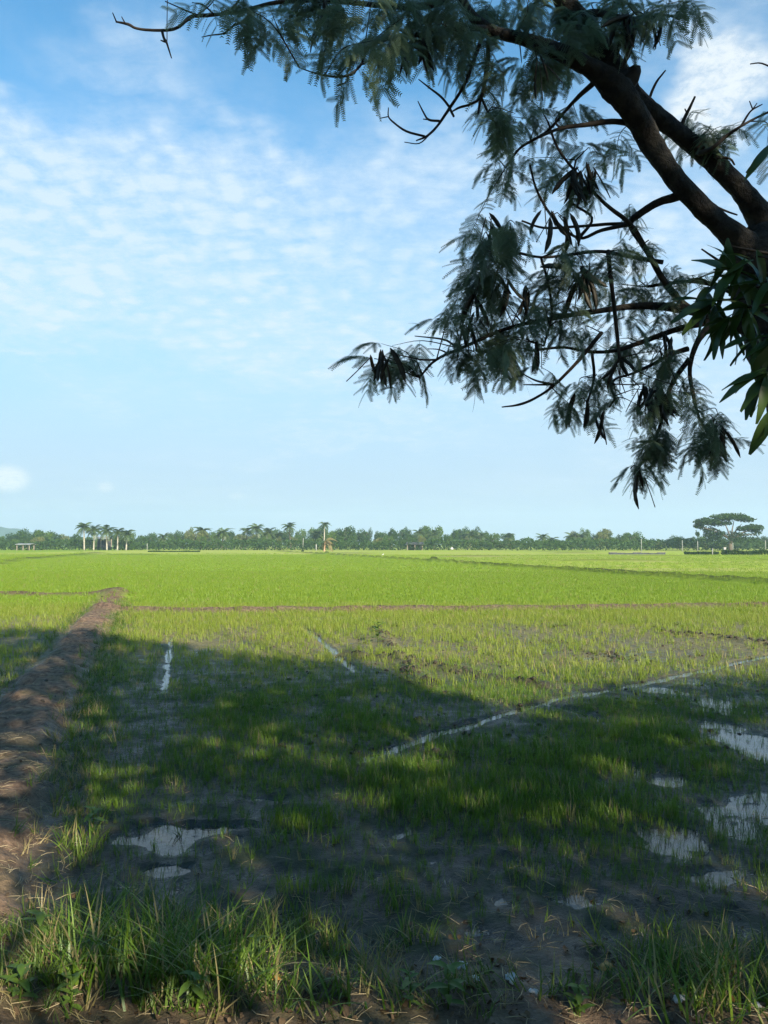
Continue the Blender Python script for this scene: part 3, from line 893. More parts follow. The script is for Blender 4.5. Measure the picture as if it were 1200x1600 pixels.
TWIGS = [  # bare twigs, nodes at one distance
    ([(703, 168, 2.2), (690, 152, 2), (672, 138, 1.5), (654, 124, .8)], 3.17), ([(703, 170, 2.4), (709, 182, 1.8)], 3.17),
    ([(687, 189, 2), (670, 187, 1.8), (662, 176, 1.4), (653, 158, .8)], 3.15), ([(670, 187, 1.2), (661, 186, .7)], 3.15),
    ([(664, 213, 2), (635, 205, 1.8), (616, 192, 1.5), (607, 182, 1.2), (607, 168, .7)], 3.13), ([(607, 182, 1), (593, 185, .7)], 3.13), ([(672, 209, 1.5), (655, 224, 1), (632, 222, .7)], 3.12),
    ([(253, 48, 2.4), (256, 60, 2.2), (260, 66, 2), (268, 91, .8)], 2.92), ([(260, 66, 1.8), (251, 63, .9)], 2.92), ([(262, -20, .7), (261, 30, .7), (261, 66, .7)], 2.92),
    ([(182, 34, 1.4), (176, 20, .8)], 2.9), ([(196, 37, 1.4), (190, 26, .7)], 2.9), ([(350, 20, 2.4), (368, 8, 2), (380, -14, 1.6)], 2.95), ([(310, 24, 1.6), (290, 16, 1.2), (258, 2, .8)], 2.93),
    ([(335, 23, 1.6), (318, 8, 1.2), (300, 4, .7)], 2.93), ([(388, 14, 2.4), (387, 40, 2.2), (389, 64, 1.8), (397, 79, 1)], 2.96), ([(389, 64, 1.4), (382, 70, .8)], 2.96), ([(365, 40, 1.8), (350, 52, 1.4), (330, 55, 1), (315, 58, .7)], 2.96), ([(388, 30, 2), (365, 40, 1.8)], 2.96),
    ([(508, 2, 3), (503, 28, 2.6), (498, 50, 2), (488, 66, 1.6), (485, 82, .9)], 3.0), ([(492, 62, 1.6), (481, 62, .8)], 3.0), ([(545, 117, 1.8), (541, 128, 1.3), (527, 134, .8)], 2.98), ([(543, 120, 1.6), (544, 135, .8)], 2.98),
    ([(868, 600, 2), (845, 601, 1.6), (818, 601, .9)], 3.64), ([(862, 600, 2), (836, 594, 1.6), (812, 581, .9)], 3.64), ([(955, 600, 1.4), (985, 601, 1), (1010, 600, .7)], 3.6),
    ([(1012, 166, 3), (1017, 148, 2.4), (1026, 128, 2), (1040, 110, 1.3)], 3.6), ([(1061, 205, 4), (1070, 184, 3), (1079, 166, 2.4), (1086, 151, 1.8)], 3.65), ([(1074, 178, 1.6), (1070, 170, 1)], 3.65),
    ([(1158, 197, 2.2), (1168, 180, 1.8), (1176, 171, 1.4), (1191, 163, .9)], 3.5), ([(1176, 171, 1.2), (1171, 158, .8)], 3.5), ([(1176, 171, 1.2), (1183, 161, .7)], 3.5), ([(1172, 100, .8), (1190, 99, 1.2), (1215, 110, 1.6)], 3.5),
    ([(1140, 418, 2.4), (1118, 404, 2), (1096, 389, 1.3)], 3.7), ([(1134, 420, 2), (1115, 421, 1.3)], 3.7), ([(1118, 246, 3), (1140, 248, 2), (1148, 258, 1.4)], 3.6),
    ([(725, 544, 2.4), (708, 538, 2), (692, 530, 1.6), (648, 525, .8)], 3.56), ([(683, 562, 2), (660, 562, 1.6), (640, 558, 1), (610, 552, .8)], 3.55), ([(700, 552, 1.6), (685, 546, 1), (668, 545, .6)], 3.55), ([(655, 588, 1.4), (657, 600, .8)], 3.55),
    ([(1108, 318, 2), (1135, 330, 1.6), (1152, 336, 1.2)], 3.75), ([(875, 200, 2), (868, 190, 1.5), (873, 178, 1)], 3.4),
    ([(980, 130, 16), (990, 118, 13), (992, 106, 9)], 3.5),
]
tp, tr = px_path(TRUNK, 3.75, 3.75, 6)
tree_part(acacia, 'trunk', tp, tr, 14, M['bark'], .10, 1)
skel.add(tp[-8:])
for i, (nd, a, b) in enumerate(LIMBS):
    p_, r_ = px_path(nd, a, b, 6, .02)
    tree_part(acacia, 'limb', p_, r_, 12, M['bark'], .10, 5 + i)
    skel.add(p_)
for i, (nd, a, b) in enumerate(BRANCHES):
    p_, r_ = px_path(nd, a, b, 5, .05)
    tree_part(acacia, 'branch', p_, r_, 7, M['bark'] if nd[0][2] > 7 else M['twig'], .10, 20 + i)
    skel.add(p_)
for i, (nd, a) in enumerate(TWIGS):
    p_, r_ = px_path(nd, a, a + rnd.uniform(-.03, .03), 4, .01)
    tree_part(acacia, 'twig', p_, r_, 5, M['twig'], .08, 60 + i)


def frame_from(dirv, up=Vector((0, 0, 1))):
    x_ = dirv.normalized()
    y_ = up.cross(x_)
    if y_.length < 1e-3:
        y_ = Vector((0, 1, 0))
    y_.normalize()
    return x_, y_, x_.cross(y_)


def feather_leaf(seed):
    """one twice-pinnate leaf: a rachis, pairs of pinnae, each with rows of leaflets"""
    lr = random.Random(seed)
    V, Fq = [], []

    def quad(a, b, c_, e):
        i = len(V)
        V.extend([a, b, c_, e]); Fq.append((i, i + 1, i + 2, i + 3))

    L_ = lr.uniform(.13, .19)
    droop = lr.uniform(.5, 1.5)
    rp = lambda s: Vector((s * (1 - .25 * droop * s / L_ * .5), 0, -droop * s * s / L_ * .5))
    for k in range(5):
        a, b = rp(L_ * k / 5), rp(L_ * (k + 1) / 5)
        wv = Vector((0, .0011, 0))
        quad(a - wv, a + wv, b + wv, b - wv)
    npair = lr.randint(5, 7)
    for k in range(npair):
        s = L_ * (.22 + .78 * k / (npair - 1))
        base_ = rp(s)
        for sd in (-1, 1):
            Lp = lr.uniform(.078, .108) * (1 - .12 * abs(k - npair / 2) / npair)
            fwd = lr.uniform(.25, .7) + .5 * k / npair
            dn = lr.uniform(.1, .9)
            dirv = Vector((fwd, sd * lr.uniform(.7, 1.1), -dn)).normalized()
            sag = lr.uniform(.2, .9)
            pp = lambda q: base_ + dirv * (Lp * q) + Vector((0, 0, -sag * Lp * q * q * .5))
            side_ = dirv.cross(Vector((0, 0, 1))).normalized()
            side_ = (side_ + Vector((0, 0, lr.uniform(-.35, .35)))).normalized()
            nl = 13
            for j in range(nl):
                q = .06 + .94 * j / (nl - 1)
                c0 = pp(q)
                tng = (pp(min(q + .05, 1.05)) - pp(q - .05)).normalized()
                ll = .0138 * (0.7 + .6 * math.sin(math.pi * min(.15 + q * .8, 1))) * lr.uniform(.9, 1.1)
                hw = .0036
                for s2 in (-1, 1):
                    dl = (side_ * s2 + tng * .45 + Vector((0, 0, -.12))).normalized()
                    quad(c0 - tng * hw * .8, c0 + dl * ll - tng * hw * .35, c0 + dl * ll + tng * hw * .35, c0 + tng * hw * .8)
            e1, e2 = pp(0), pp(1)
            wv = side_ * .0007
            em = pp(.5)
            quad(e1 - wv, e1 + wv, em + wv, em - wv)
            quad(em - wv, em + wv, e2 + wv, e2 - wv)
    return np.array([tuple(p) for p in V]), np.array(Fq)


LEAVES = [feather_leaf(100 + k) for k in range(6)]
LEAF_ME = [np_mesh('leaf', v_, f_, M['acacia']) for v_, f_ in LEAVES]

CLUSTERS = [  # px, py, rx, ry, leaves, distance
    (578, 566, 28, 16, 9, 3.55), (622, 574, 28, 22, 11, 3.55), (728, 490, 34, 34, 16, 3.5), (720, 572, 20, 26, 7, 3.55), (760, 575, 40, 26, 20, 3.55), (790, 515, 60, 34, 30, 3.6), (830, 470, 55, 40, 22, 3.65),
    (745, 440, 30, 30, 12, 3.45), (770, 400, 34, 38, 18, 3.45), (790, 345, 24, 38, 13, 3.45), (785, 288, 20, 26, 10, 3.5), (815, 245, 34, 26, 13, 3.5), (800, 195, 34, 36, 24, 3.3), (850, 160, 44, 34, 26, 3.35),
    (790, 140, 34, 28, 16, 3.25), (860, 110, 50, 28, 20, 3.3), (735, 85, 28, 26, 11, 3.2), (705, 40, 40, 26, 16, 3.15), (660, 80, 34, 26, 12, 3.1), (620, 55, 34, 28, 15, 3.05), (552, 92, 30, 24, 12, 3.0), (590, 100, 16, 16, 4, 3.0),
    (470, 12, 40, 12, 10, 3.0), (430, 22, 26, 20, 8, 2.98), (545, 22, 44, 16, 13, 3.0), (600, 20, 40, 14, 12, 3.05), (395, 25, 22, 16, 4, 2.95), (365, 4, 30, 8, 3, 2.95), (890, 60, 50, 40, 20, 3.45), (960, 40, 40, 30, 13, 3.45),
    (1010, 30, 34, 26, 12, 3.45), (1045, 45, 16, 26, 5, 3.4), (950, 85, 24, 24, 5, 3.4), (805, 20, 44, 22, 16, 3.3), (760, 10, 30, 16, 8, 3.25), (850, 30, 30, 24, 8, 3.4), (905, 280, 44, 34, 14, 3.6), (885, 225, 34, 26, 8, 3.5),
    (955, 240, 34, 34, 8, 3.7), (930, 325, 34, 26, 8, 3.6), (870, 395, 44, 26, 10, 3.6), (925, 430, 48, 34, 16, 3.65), (1000, 345, 24, 26, 4, 3.7), (990, 410, 34, 26, 7, 3.8), (1050, 448, 44, 18, 9, 3.9), (985, 460, 40, 22, 8, 3.8),
    (880, 520, 60, 26, 14, 3.75), (960, 530, 44, 26, 8, 3.75), (1040, 520, 34, 18, 5, 3.75), (915, 600, 26, 34, 11, 3.75), (905, 655, 22, 20, 8, 3.75), (945, 570, 26, 16, 5, 3.7), (1060, 590, 40, 30, 16, 3.65), (1030, 625, 30, 30, 10, 3.75),
    (1085, 640, 34, 34, 12, 3.6), (1020, 690, 40, 30, 16, 3.75), (990, 730, 24, 20, 9, 3.8), (1105, 685, 34, 24, 11, 3.6), (1060, 720, 30, 16, 7, 3.7), (1100, 208, 34, 16, 12, 3.55), (1150, 215, 24, 16, 6, 3.5), (1075, 200, 16, 12, 3, 3.6),
    (1195, 235, 12, 20, 3, 3.5), (840, 580, 20, 14, 3, 3.6), (1190, 60, 10, 10, 0, 3.5), (865, 455, 34, 26, 7, 3.5), (1130, 690, 20, 20, 4, 3.55), (760, 470, 24, 20, 6, 3.5),
]
leaf_list = []       # matrix, variant, closeness
for (px_, py_, rx, ry, nl, Yd) in CLUSTERS:
    if not nl:
        continue
    if px_ > 780 and 90 < py_ < 560:
        nl = max(2, round(nl * (.78 if py_ < 400 else .95)))
    else:
        nl = max(2, round(nl * 1.12))
    ntw = max(1, round(nl / 4.5))
    done = 0
    for k in range(ntw):
        n_here = nl // ntw + (1 if k < nl % ntw else 0)
        a = rnd.uniform(0, 6.283); q = math.sqrt(rnd.random())
        tip = at(px_ + 1.1 * rx * q * math.cos(a), py_ - 20 + 1.1 * ry * q * math.sin(a), Yd + rnd.gauss(0, .2))
        st = skel.nearest(tip)
        if (tip - st).length > .85:
            st = tip + (st - tip).normalized() * .85
        mid_ = st.lerp(tip, .5) + Vector((rnd.gauss(0, .03), rnd.gauss(0, .03), rnd.uniform(0, .05)))
        pts = [Vector(p) for p in spline([tuple(st), tuple(mid_), tuple(tip)], 4)]
        L_ = max((tip - st).length, .05)
        rad = [.0034 * (1 - .7 * i / (len(pts) - 1)) for i in range(len(pts))]
        tree_part(acacia, 'twig', pts, rad, 5, M['twig'])
        ang = rnd.uniform(0, 6.283)
        for j in range(n_here):
            s = 1 - (j / max(n_here, 1)) * min(.62, .30 / L_ + .1)
            f_ = s * (len(pts) - 1)
            i0 = min(int(f_), len(pts) - 2)
            b0 = pts[i0].lerp(pts[i0 + 1], f_ - i0)
            ang += 2.4 + rnd.uniform(-.5, .5)
            e_ = rnd.uniform(-.95, .30)
            dv = Vector((math.cos(ang) * math.cos(e_), math.sin(ang) * math.cos(e_) * .8, math.sin(e_)))
            x_, y_, z_ = frame_from(dv, Vector((rnd.gauss(0, .25), rnd.gauss(0, .25), 1)))
            sc = rnd.uniform(.58, .9)
            mt = Matrix(((x_.x * sc, y_.x * sc, z_.x * sc, b0.x), (x_.y * sc, y_.y * sc, z_.y * sc, b0.y), (x_.z * sc, y_.z * sc, z_.z * sc, b0.z), (0, 0, 0, 1)))
            leaf_list.append((mt, rnd.randrange(6), b0.y / sc))
leaf_list.sort(key=lambda q: q[2])
for mt, k, _ in leaf_list[:300]:
    o = obj('leaf', LEAF_ME[k], acacia)
    o.matrix_local = Matrix.Translation(-AO) @ mt
VV, FF, b = [], [], 0
for mt, k, _ in leaf_list[300:]:
    v_, f_ = LEAVES[k]
    A = np.array(mt)
    VV.append(v_ @ A[:3, :3].T + A[:3, 3] - np.array(AO)); FF.append(f_ + b); b += len(v_)
if VV:
    tag(obj('foliage', np_mesh('foliage', np.concatenate(VV), np.concatenate(FF), M['acacia']), acacia), kind='stuff')


# seed pods: flat, wavy-edged, hanging in bunches
def pod_mesh(seed):
    lr = random.Random(seed)
    L_, W_ = .155, .0105
    vs_, fs = [], []
    n_ = 7
    bend = lr.uniform(-.02, .02)
    for i in range(n_ + 1):
        s = i / n_
        wv = W_ * min(1, 5.5 * s + .12, 4.5 * (1 - s) + .15) * (1 + .10 * math.sin(s * 21))
        xo = bend * math.sin(s * 2.6)
        for sx, sy in ((-1, 0), (0, .0022), (1, 0), (0, -.0022)):
            vs_.append((xo + sx * wv, sy, -L_ * s))
    for i in range(n_):
        for k in range(4):
            fs.append((i * 4 + k, i * 4 + (k + 1) % 4, i * 4 + 4 + (k + 1) % 4, i * 4 + 4 + k))
    fs += [(3, 2, 1, 0), tuple(range(n_ * 4, n_ * 4 + 4))]
    return np_mesh('seed_pod', vs_, fs, M['pod'], True)


PODS = [pod_mesh(k) for k in range(4)]
PODCL = [  # px, py of the bunch, count, distance, splay
    (1022, 610, 16, 3.55, .42), (1000, 605, 5, 3.6, .5), (985, 30, 10, 3.35, .35), (1015, 28, 4, 3.35, .25), (905, 268, 11, 3.5, .4), (922, 262, 6, 3.55, .4), (912, 420, 13, 3.5, .42), (895, 425, 6, 3.5, .5),
    (845, 535, 4, 3.5, .25), (966, 560, 7, 3.55, .4), (852, 330, 6, 3.45, .35), (880, 340, 4, 3.5, .3), (768, 340, 4, 3.4, .3), (780, 360, 5, 3.4, .4), (722, 500, 5, 3.5, .3), (735, 505, 4, 3.5, .3), (585, 560, 5, 3.5, .35), (598, 555, 4, 3.5, .4),
    (1128, 660, 4, 3.5, .2), (1000, 735, 4, 3.7, .3), (985, 732, 3, 3.75, .3), (1040, 520, 5, 3.6, .4), (790, 440, 6, 3.45, .3), (818, 455, 5, 3.5, .35), (620, 60, 3, 3.0, .4), (660, 55, 4, 3.05, .4), (940, 640, 3, 3.7, .2), (840, 95, 4, 3.2, .4),
    (1038, 545, 3, 3.6, .3), (745, 455, 5, 3.4, .3), (905, 625, 3, 3.7, .3), (500, 10, 3, 2.98, .4)]
for px_, py_, n_, Yd, sp in PODCL:
    c0 = at(px_, py_, Yd)
    for k in range(n_):
        o = obj('seed_pod', PODS[rnd.randrange(4)], acacia)
        sc = rnd.uniform(.75, 1.15)
        q = Vector((rnd.gauss(0, .018), rnd.gauss(0, .018), rnd.gauss(0, .02)))
        o.matrix_local = Matrix.Translation(c0 + q - AO) @ Euler((rnd.gauss(0, sp), rnd.gauss(0, sp), rnd.uniform(0, 6.28))).to_matrix().to_4x4() @ Matrix.Diagonal((sc, sc, sc, 1))
    st = skel.nearest(c0)
    if (st - c0).length > .02:
        tree_part(acacia, 'twig', [st, st.lerp(c0, .5) + Vector((0, 0, .02)), c0], [.003, .0022, .002], 5, M['twig'])

# ------------------------------------------------------------------ the broad-leaved tree at the edge
broad = empty('broad_leaf_tree', (3.05, 3.05, 0.03))
tag(broad, 'dark glossy long-leaved tree reaching in from the edge, before the leaning trunk', 'tree')
BO = broad.location.copy()


def long_leaf(seed):
    lr = random.Random(seed)
    vs_, fs = [], []
    n_ = 8
    L_, W_ = .25, lr.uniform(.030, .040)
    sag = lr.uniform(.3, .8)
    wav = lr.uniform(0, 6)
    for i in range(n_ + 1):
        s = i / n_
        hw = W_ * (math.sin(math.pi * min(1, s * .92 + .03)) ** .8) * (1 - .35 * s) + .0008
        x_ = L_ * s
        z_ = -sag * L_ * s * s * .5
        wv = .004 * math.sin(s * 9 + wav)
        vs_ += [(x_, -hw, z_ + .25 * hw + wv), (x_, 0, z_), (x_, hw, z_ + .25 * hw - wv)]
    for i in range(n_):
        for k in range(2):
            fs.append((i * 3 + k, i * 3 + k + 1, i * 3 + 4 + k, i * 3 + 3 + k))
    return np_mesh('leaf', vs_, fs, M['broad'], True)


LONG = [long_leaf(300 + k) for k in range(5)]
bp = [(3.05, 3.05, 0.0), (3.0, 3.05, .9), (2.85, 3.08, 1.7), (2.55, 3.12, 2.25), (2.2, 3.15, 2.65)]
tree_part(broad, 'trunk', [Vector(p) for p in spline(bp, 5)], list(np.linspace(.075, .035, 21)), 10, M['bark'], .06, 3)
WHORLS = [  # px, py, leaves, distance, list of (angle on the picture, degrees, 0 = right, 90 = up) limits
    (1200, 585, 8, 3.05, 175, 275), (1215, 520, 4, 3.1, 175, 250), (1215, 640, 3, 3.05, 215, 275), (1150, 425, 9, 3.25, 120, 320), (1115, 470, 9, 3.3, 150, 320), (1165, 480, 10, 3.2, 150, 330), (1195, 440, 8, 3.2, 90, 300), (1195, 520, 5, 3.2, 180, 280),
    (1135, 500, 6, 3.25, 190, 320), (1210, 225, 3, 3.2, 190, 260), (1140, 385, 2, 3.3, 230, 290), (1100, 450, 5, 3.35, 150, 300), (1180, 400, 4, 3.2, 150, 300)]
hub = Vector(bp[-1])
for px_, py_, n_, Yd, a0, a1 in WHORLS:
    c0 = at(px_, py_, Yd)
    far_off = (c0 - hub).length
    s0 = hub if py_ > 300 else Vector((2.2, 3.15, 2.65))
    tree_part(broad, 'branch', [Vector(p) for p in spline([tuple(s0), tuple(s0.lerp(c0, .5) + Vector((0.05, .02, .06))), tuple(c0)], 4)], list(np.linspace(.014, .005, 9)), 6, M['twig'])
    for k in range(n_):
        th = R(a0 + (a1 - a0) * (k + .5 + rnd.uniform(-.35, .35)) / n_)
        dv = Vector((math.cos(th), rnd.uniform(-.55, .35), math.sin(th)))
        x_, y_, z_ = frame_from(dv, Vector((rnd.gauss(0, .5), -.5 + rnd.gauss(0, .4), 1)))
        sc = rnd.uniform(.52, .88)
        o = obj('leaf', LONG[rnd.randrange(5)], broad)
        b0 = c0 + Vector((rnd.gauss(0, .012), rnd.gauss(0, .02), rnd.gauss(0, .012))) - BO
        o.matrix_local = Matrix(((x_.x * sc, y_.x * sc, z_.x * sc, b0.x), (x_.y * sc, y_.y * sc, z_.y * sc, b0.y), (x_.z * sc, y_.z * sc, z_.z * sc, b0.z), (0, 0, 0, 1)))

# ------------------------------------------------------------------ roadside trees behind the viewer, whose shade lies on the paddy
EDGE = [(-14, 17.5), (-9, 15.6), (-7.5, 15.0), (-5.6, 14.4), (-4.4, 13.4), (-3.0, 12.1), (-1.7, 11.4), (-.45, 10.7), (.5, 8.8), (1.4, 8.1), (2.0, 8.5), (2.8, 9.2), (4, 9.6), (5.2, 9.7), (8, 9.2), (12, 8.0)]
GAPS = [(25, 1345, .30, .45, 1.0), (10, 1440, .25, .30, .9), (20, 1560, .30, .16, .7), (120, 1575, .30, .10, .7), (435, 1500, .26, .30, .92), (330, 1590, .3, .12, .8), (610, 1200, .32, .35, .62), (110, 1500, .16, .18, .6), (520, 1590, .3, .08, .7), (690, 1580, .15, .08, .7), (450, 1165, .2, .2, .4), (1140, 1570, .12, .08, .6), (700, 1190, .25, .3, .35), (540, 1250, .1, .1, .3)]
cot = 1 / math.tan(SUN_EL)
SX, SY = -math.sin(SUN_AZ) * cot, math.cos(SUN_AZ) * cot
nq = 47000
lx = rng.uniform(-13, 12, nq)
ly = rng.uniform(-1.0, 16.5, nq)
edge = np.interp(lx, [e[0] for e in EDGE], [e[1] for e in EDGE]) + 1.1 * (fbm(lx, ly * .2, 4, .9) - .5)
keep = sstep(edge + .45, edge - .35, ly)
for px_, py_, rx, ry, a in GAPS:
    g = gp(px_, py_)
    q = np.hypot((lx - g.x) / rx, (ly - g.y) / ry) / 1.3 + .7 * (fbm(lx, ly, 3, 5.0) - .5)
    keep *= 1 - a * sstep(1.25, .6, q)
keep *= 1 - .40 * sstep(.60, .78, fbm(lx + 40, ly, 3, 1.1))
kk = rng.random(nq) < keep
lx, ly = lx[kk], ly[kk]
sy_ = rng.uniform(-5.2, -1.8, len(lx)) - .18 * np.maximum(0, ly - 6)
cz = (ly - sy_) / SY
cx = lx - SX * cz
split = [2.0, 5.6, 9.2]
own = np.digitize(cx, split)
for k, (tx, ttl) in enumerate(((-.2, 'leafy roadside tree behind the viewer, farthest from the overhanging tree'), (3.9, 'tall roadside tree standing right behind the viewer'), (7.4, 'tall roadside tree behind the leaning trunk'), (11.2, 'leafy roadside tree at the end of the row behind the viewer'))):
    m_ = own == k
    if not m_.any():
        continue
    root = empty('roadside_tree', (tx, -3.6, .05))
    tag(root, ttl, 'tree', 'roadside trees behind the viewer')
    n_ = int(m_.sum())
    P = np.stack([cx[m_] - tx, sy_[m_] + 3.6, cz[m_] - .05], -1)
    a_ = rng.normal(size=(n_, 3)); a_ /= np.linalg.norm(a_, axis=1)[:, None]
    b_ = np.cross(a_, rng.normal(size=(n_, 3))); b_ /= np.linalg.norm(b_, axis=1)[:, None]
    sz = rng.uniform(.10, .19, n_)[:, None]
    Vq = np.stack([P - a_ * sz, P + b_ * sz * .5, P + a_ * sz, P - b_ * sz * .5], 1).reshape(-1, 3)
    obj('crown', np_mesh('crown', Vq, np.arange(4 * n_).reshape(-1, 4), M['far2']), root)
    top = float(P[:, 2].max())
    mbt = MB()
    mbt.tube([(0, 0, -.1), (.08, .05, top * .3), (-.06, 0, top * .6), (0, -.05, top * .85)], [.22, .17, .11, .03], 9)
    for j in range(6):
        z0 = top * rnd.uniform(.28, .65); a = rnd.uniform(0, 6.28)
        mbt.tube([(0, 0, z0), (.6 * math.cos(a), .5 * math.sin(a), z0 + .6), (1.5 * math.cos(a), 1.0 * math.sin(a), z0 + 1.5)], [.07, .05, .015], 6)
    obj('trunk', mbt.mesh('trunk', M['bark'], True), root)

# ------------------------------------------------------------------ far treeline
def crown_mesh(seed, mat, n=1500, lobes=7, flat=1.0):
    lr = np.random.default_rng(seed)
    cs_ = [(lr.uniform(-.62, .62), lr.uniform(-.5, .5), lr.uniform(.28, .80), lr.uniform(.24, .40)) for _ in range(lobes)]
    cs_.append((0, 0, .5, .46))
    P = []
    for i in range(n):
        c0 = cs_[lr.integers(len(cs_))]
        v_ = lr.normal(size=3); v_ /= np.linalg.norm(v_)
        r_ = c0[3] * lr.uniform(.55, 1.05)
        P.append((c0[0] + v_[0] * r_, c0[1] + v_[1] * r_, max(.02, c0[2] + v_[2] * r_ * .72 * flat)))
    P = np.array(P)
    return card_mesh(lr, P, .035, .07, mat)


def card_mesh(lr, P, s0, s1, mat):
    n_ = len(P)
    a_ = lr.normal(size=(n_, 3)); a_ /= np.linalg.norm(a_, axis=1)[:, None]
    b_ = np.cross(a_, lr.normal(size=(n_, 3))); b_ /= np.linalg.norm(b_, axis=1)[:, None]
    sz = lr.uniform(s0, s1, n_)[:, None]
    Vq = np.stack([P - a_ * sz, P + b_ * sz * .55, P + a_ * sz, P - b_ * sz * .55], 1).reshape(-1, 3)
    return np_mesh('crown', Vq, np.arange(4 * n_).reshape(-1, 4), mat)


CROWNS = {k: [crown_mesh(500 + 10 * i + k, M['far%d' % k]) for i in range(4)] for k in (1, 2, 3)}


def trunk_mesh(seed):
    lr = random.Random(seed)
    mb = MB()
    mb.tube([(0, 0, -.03), (lr.uniform(-.03, .03), 0, .25), (lr.uniform(-.08, .08), 0, .55), (lr.uniform(-.1, .1), 0, .8)], [.045, .035, .025, .01], 6)
    for j in range(4):
        a = lr.uniform(0, 6.28); z0 = lr.uniform(.25, .5)
        mb.tube([(0, 0, z0), (.25 * math.cos(a), .25 * math.sin(a), z0 + .18), (.5 * math.cos(a), .5 * math.sin(a), z0 + .32)], [.02, .014, .006], 5)
    return mb.mesh('trunk', M['fartrunk'], True)


TRUNKS = [trunk_mesh(k) for k in range(3)]

STRETCH = [(28, 'at the left edge of the picture'), (115, 'left of the five palms'), (212, 'behind the five palms'), (338, 'above the low hedge, right of the five palms'), (408, 'between the olive tree and the palm pair'), (478, 'between the palm pair and the leaning pole'), (560, 'behind the dry drooping palm'),
           (620, 'between the dry palm and the grey-roofed shed'), (668, 'behind the grey-roofed shed'), (790, 'above the white sack'), (880, 'in the dip between sack and grey wall'), (948, 'beside the tall yellowish tree'), (1012, 'behind the low grey wall'), (1082, 'just left of the umbrella-shaped tree'), (1150, 'behind the umbrella-shaped tree'), (2000, 'at the right end, past the umbrella-shaped trunk')]


def stretch(px_):
    return next(t_ for lim, t_ in STRETCH if px_ < lim)


def far_tree(px_, top_py, wpx, Yd, kind, label=None, base=0.16, name='broadleaf_tree'):
    p = at(px_, 850, Yd)
    h = at(px_, top_py, Yd).z
    root = empty(name, (p.x, Yd, 0), rnd.uniform(0, 6.28))
    lb_ = '%s %s %s' % ('low' if base < .1 else 'tall', {1: 'dark bushy tree', 2: 'mid-green bushy tree', 3: 'olive-green bushy tree'}[kind], stretch(px_))
    tag(root, label or lb_, 'tree', None if label else 'far treeline: ' + lb_)
    wd = wpx / 1200 * Yd / 2
    c_ = obj('crown', CROWNS[kind][rnd.randrange(4)], root)
    c_.location = (0, 0, h * base)
    c_.scale = (wd, wd * .9, h * (1 - base))
    t_ = obj('trunk', TRUNKS[rnd.randrange(3)], root)
    t_.scale = (wd * .9, wd * .9, h)
    return root


PROFILE = [(-80, 834), (0, 834), (20, 834), (40, 829), (62, 830), (80, 837), (100, 833), (118, 838), (200, 838), (230, 840), (255, 838), (270, 837), (290, 827), (315, 825), (332, 838), (350, 832), (370, 837), (400, 829), (430, 832), (452, 828), (480, 833), (505, 826), (530, 825), (560, 827), (600, 829), (630, 828),
           (660, 826), (690, 828), (720, 829), (760, 830), (780, 840), (795, 835), (812, 844), (830, 844), (850, 836), (870, 843), (885, 834), (930, 829), (960, 832), (990, 835), (1005, 843), (1030, 841), (1060, 838), (1085, 842), (1140, 843), (1200, 843), (1290, 840)]
prof = lambda x_: float(np.interp(x_, [p[0] for p in PROFILE], [p[1] for p in PROFILE]))
x_ = -35.0
while x_ < 1240:
    k = rnd.choices([1, 2, 3], [5, 4, 1.3])[0]
    if 520 < x_ < 780 or x_ > 950:
        k = rnd.choices([1, 2, 3], [7, 3, .4])[0]
    far_tree(x_, prof(x_) + rnd.choice([rnd.uniform(-9, -4), rnd.uniform(-4, 2), rnd.uniform(2, 8)]), rnd.uniform(18, 46), rnd.uniform(238, 268), k)
    x_ += rnd.uniform(9, 15)
x_ = -35.0
while x_ < 1240:
    k = rnd.choices([1, 2, 3], [3, 5, 2])[0]
    tp_ = 853 - (853 - prof(x_)) * rnd.uniform(.45, .8)
    far_tree(x_, tp_, rnd.uniform(18, 34), rnd.uniform(214, 232), k, base=.02)
    x_ += rnd.uniform(14, 24)
far_tree(985, 832, 54, 222, 1, 'broad dome-shaped dark tree beside the low grey wall', .05)
far_tree(1062, 836, 44, 215, 1, 'low spreading dark tree next to the big umbrella-shaped tree', .1)
far_tree(938, 827, 26, 220, 3, 'tall yellowish tree beside the dome-shaped dark tree', .05)
far_tree(305, 823, 46, 222, 3, 'broad olive tree, highest clump between the five palms and the paired palms', .05)
far_tree(540, 825, 44, 226, 1, 'dark tree standing straight behind the dry drooping palm', .05)


# palms
def frond_mesh(seed, mat):
    lr = random.Random(seed)
    vs_, fs = [], []
    n_ = 9
    L_ = 3.0
    rise = lr.uniform(.2, .6)
    fall = lr.uniform(.8, 1.4)
    pt = lambda s: Vector((L_ * s * (1 - .18 * s), 0, L_ * (rise * s - fall * .62 * s * s)))
    for i in range(n_):
        s = (i + .3) / n_
        c0 = pt(s)
        tg = (pt(s + .05) - pt(s - .05)).normalized()
        ll = .85 * math.sin(math.pi * (.12 + .8 * s)) + .15
        for sd in (-1, 1):
            dv = (Vector((0, sd, 0)) + tg * .6 + Vector((0, 0, -.55))).normalized()
            wv = tg * .16
            i0 = len(vs_)
            vs_ += [c0 - wv, c0 + wv, c0 + dv * ll + wv * .3, c0 + dv * ll - wv * .3]
            fs.append((i0, i0 + 1, i0 + 2, i0 + 3))
        a, b = pt(i / n_), pt((i + 1) / n_)
        i0 = len(vs_)
        wv = Vector((0, .05, 0))
        vs_ += [a - wv, a + wv, b + wv, b - wv]
        fs.append((i0, i0 + 1, i0 + 2, i0 + 3))
    return np_mesh('frond', vs_, fs, mat)


FRONDS = [frond_mesh(k, M['palm']) for k in range(4)]
DRYFRONDS = [frond_mesh(k + 9, M['drypalm']) for k in range(3)]


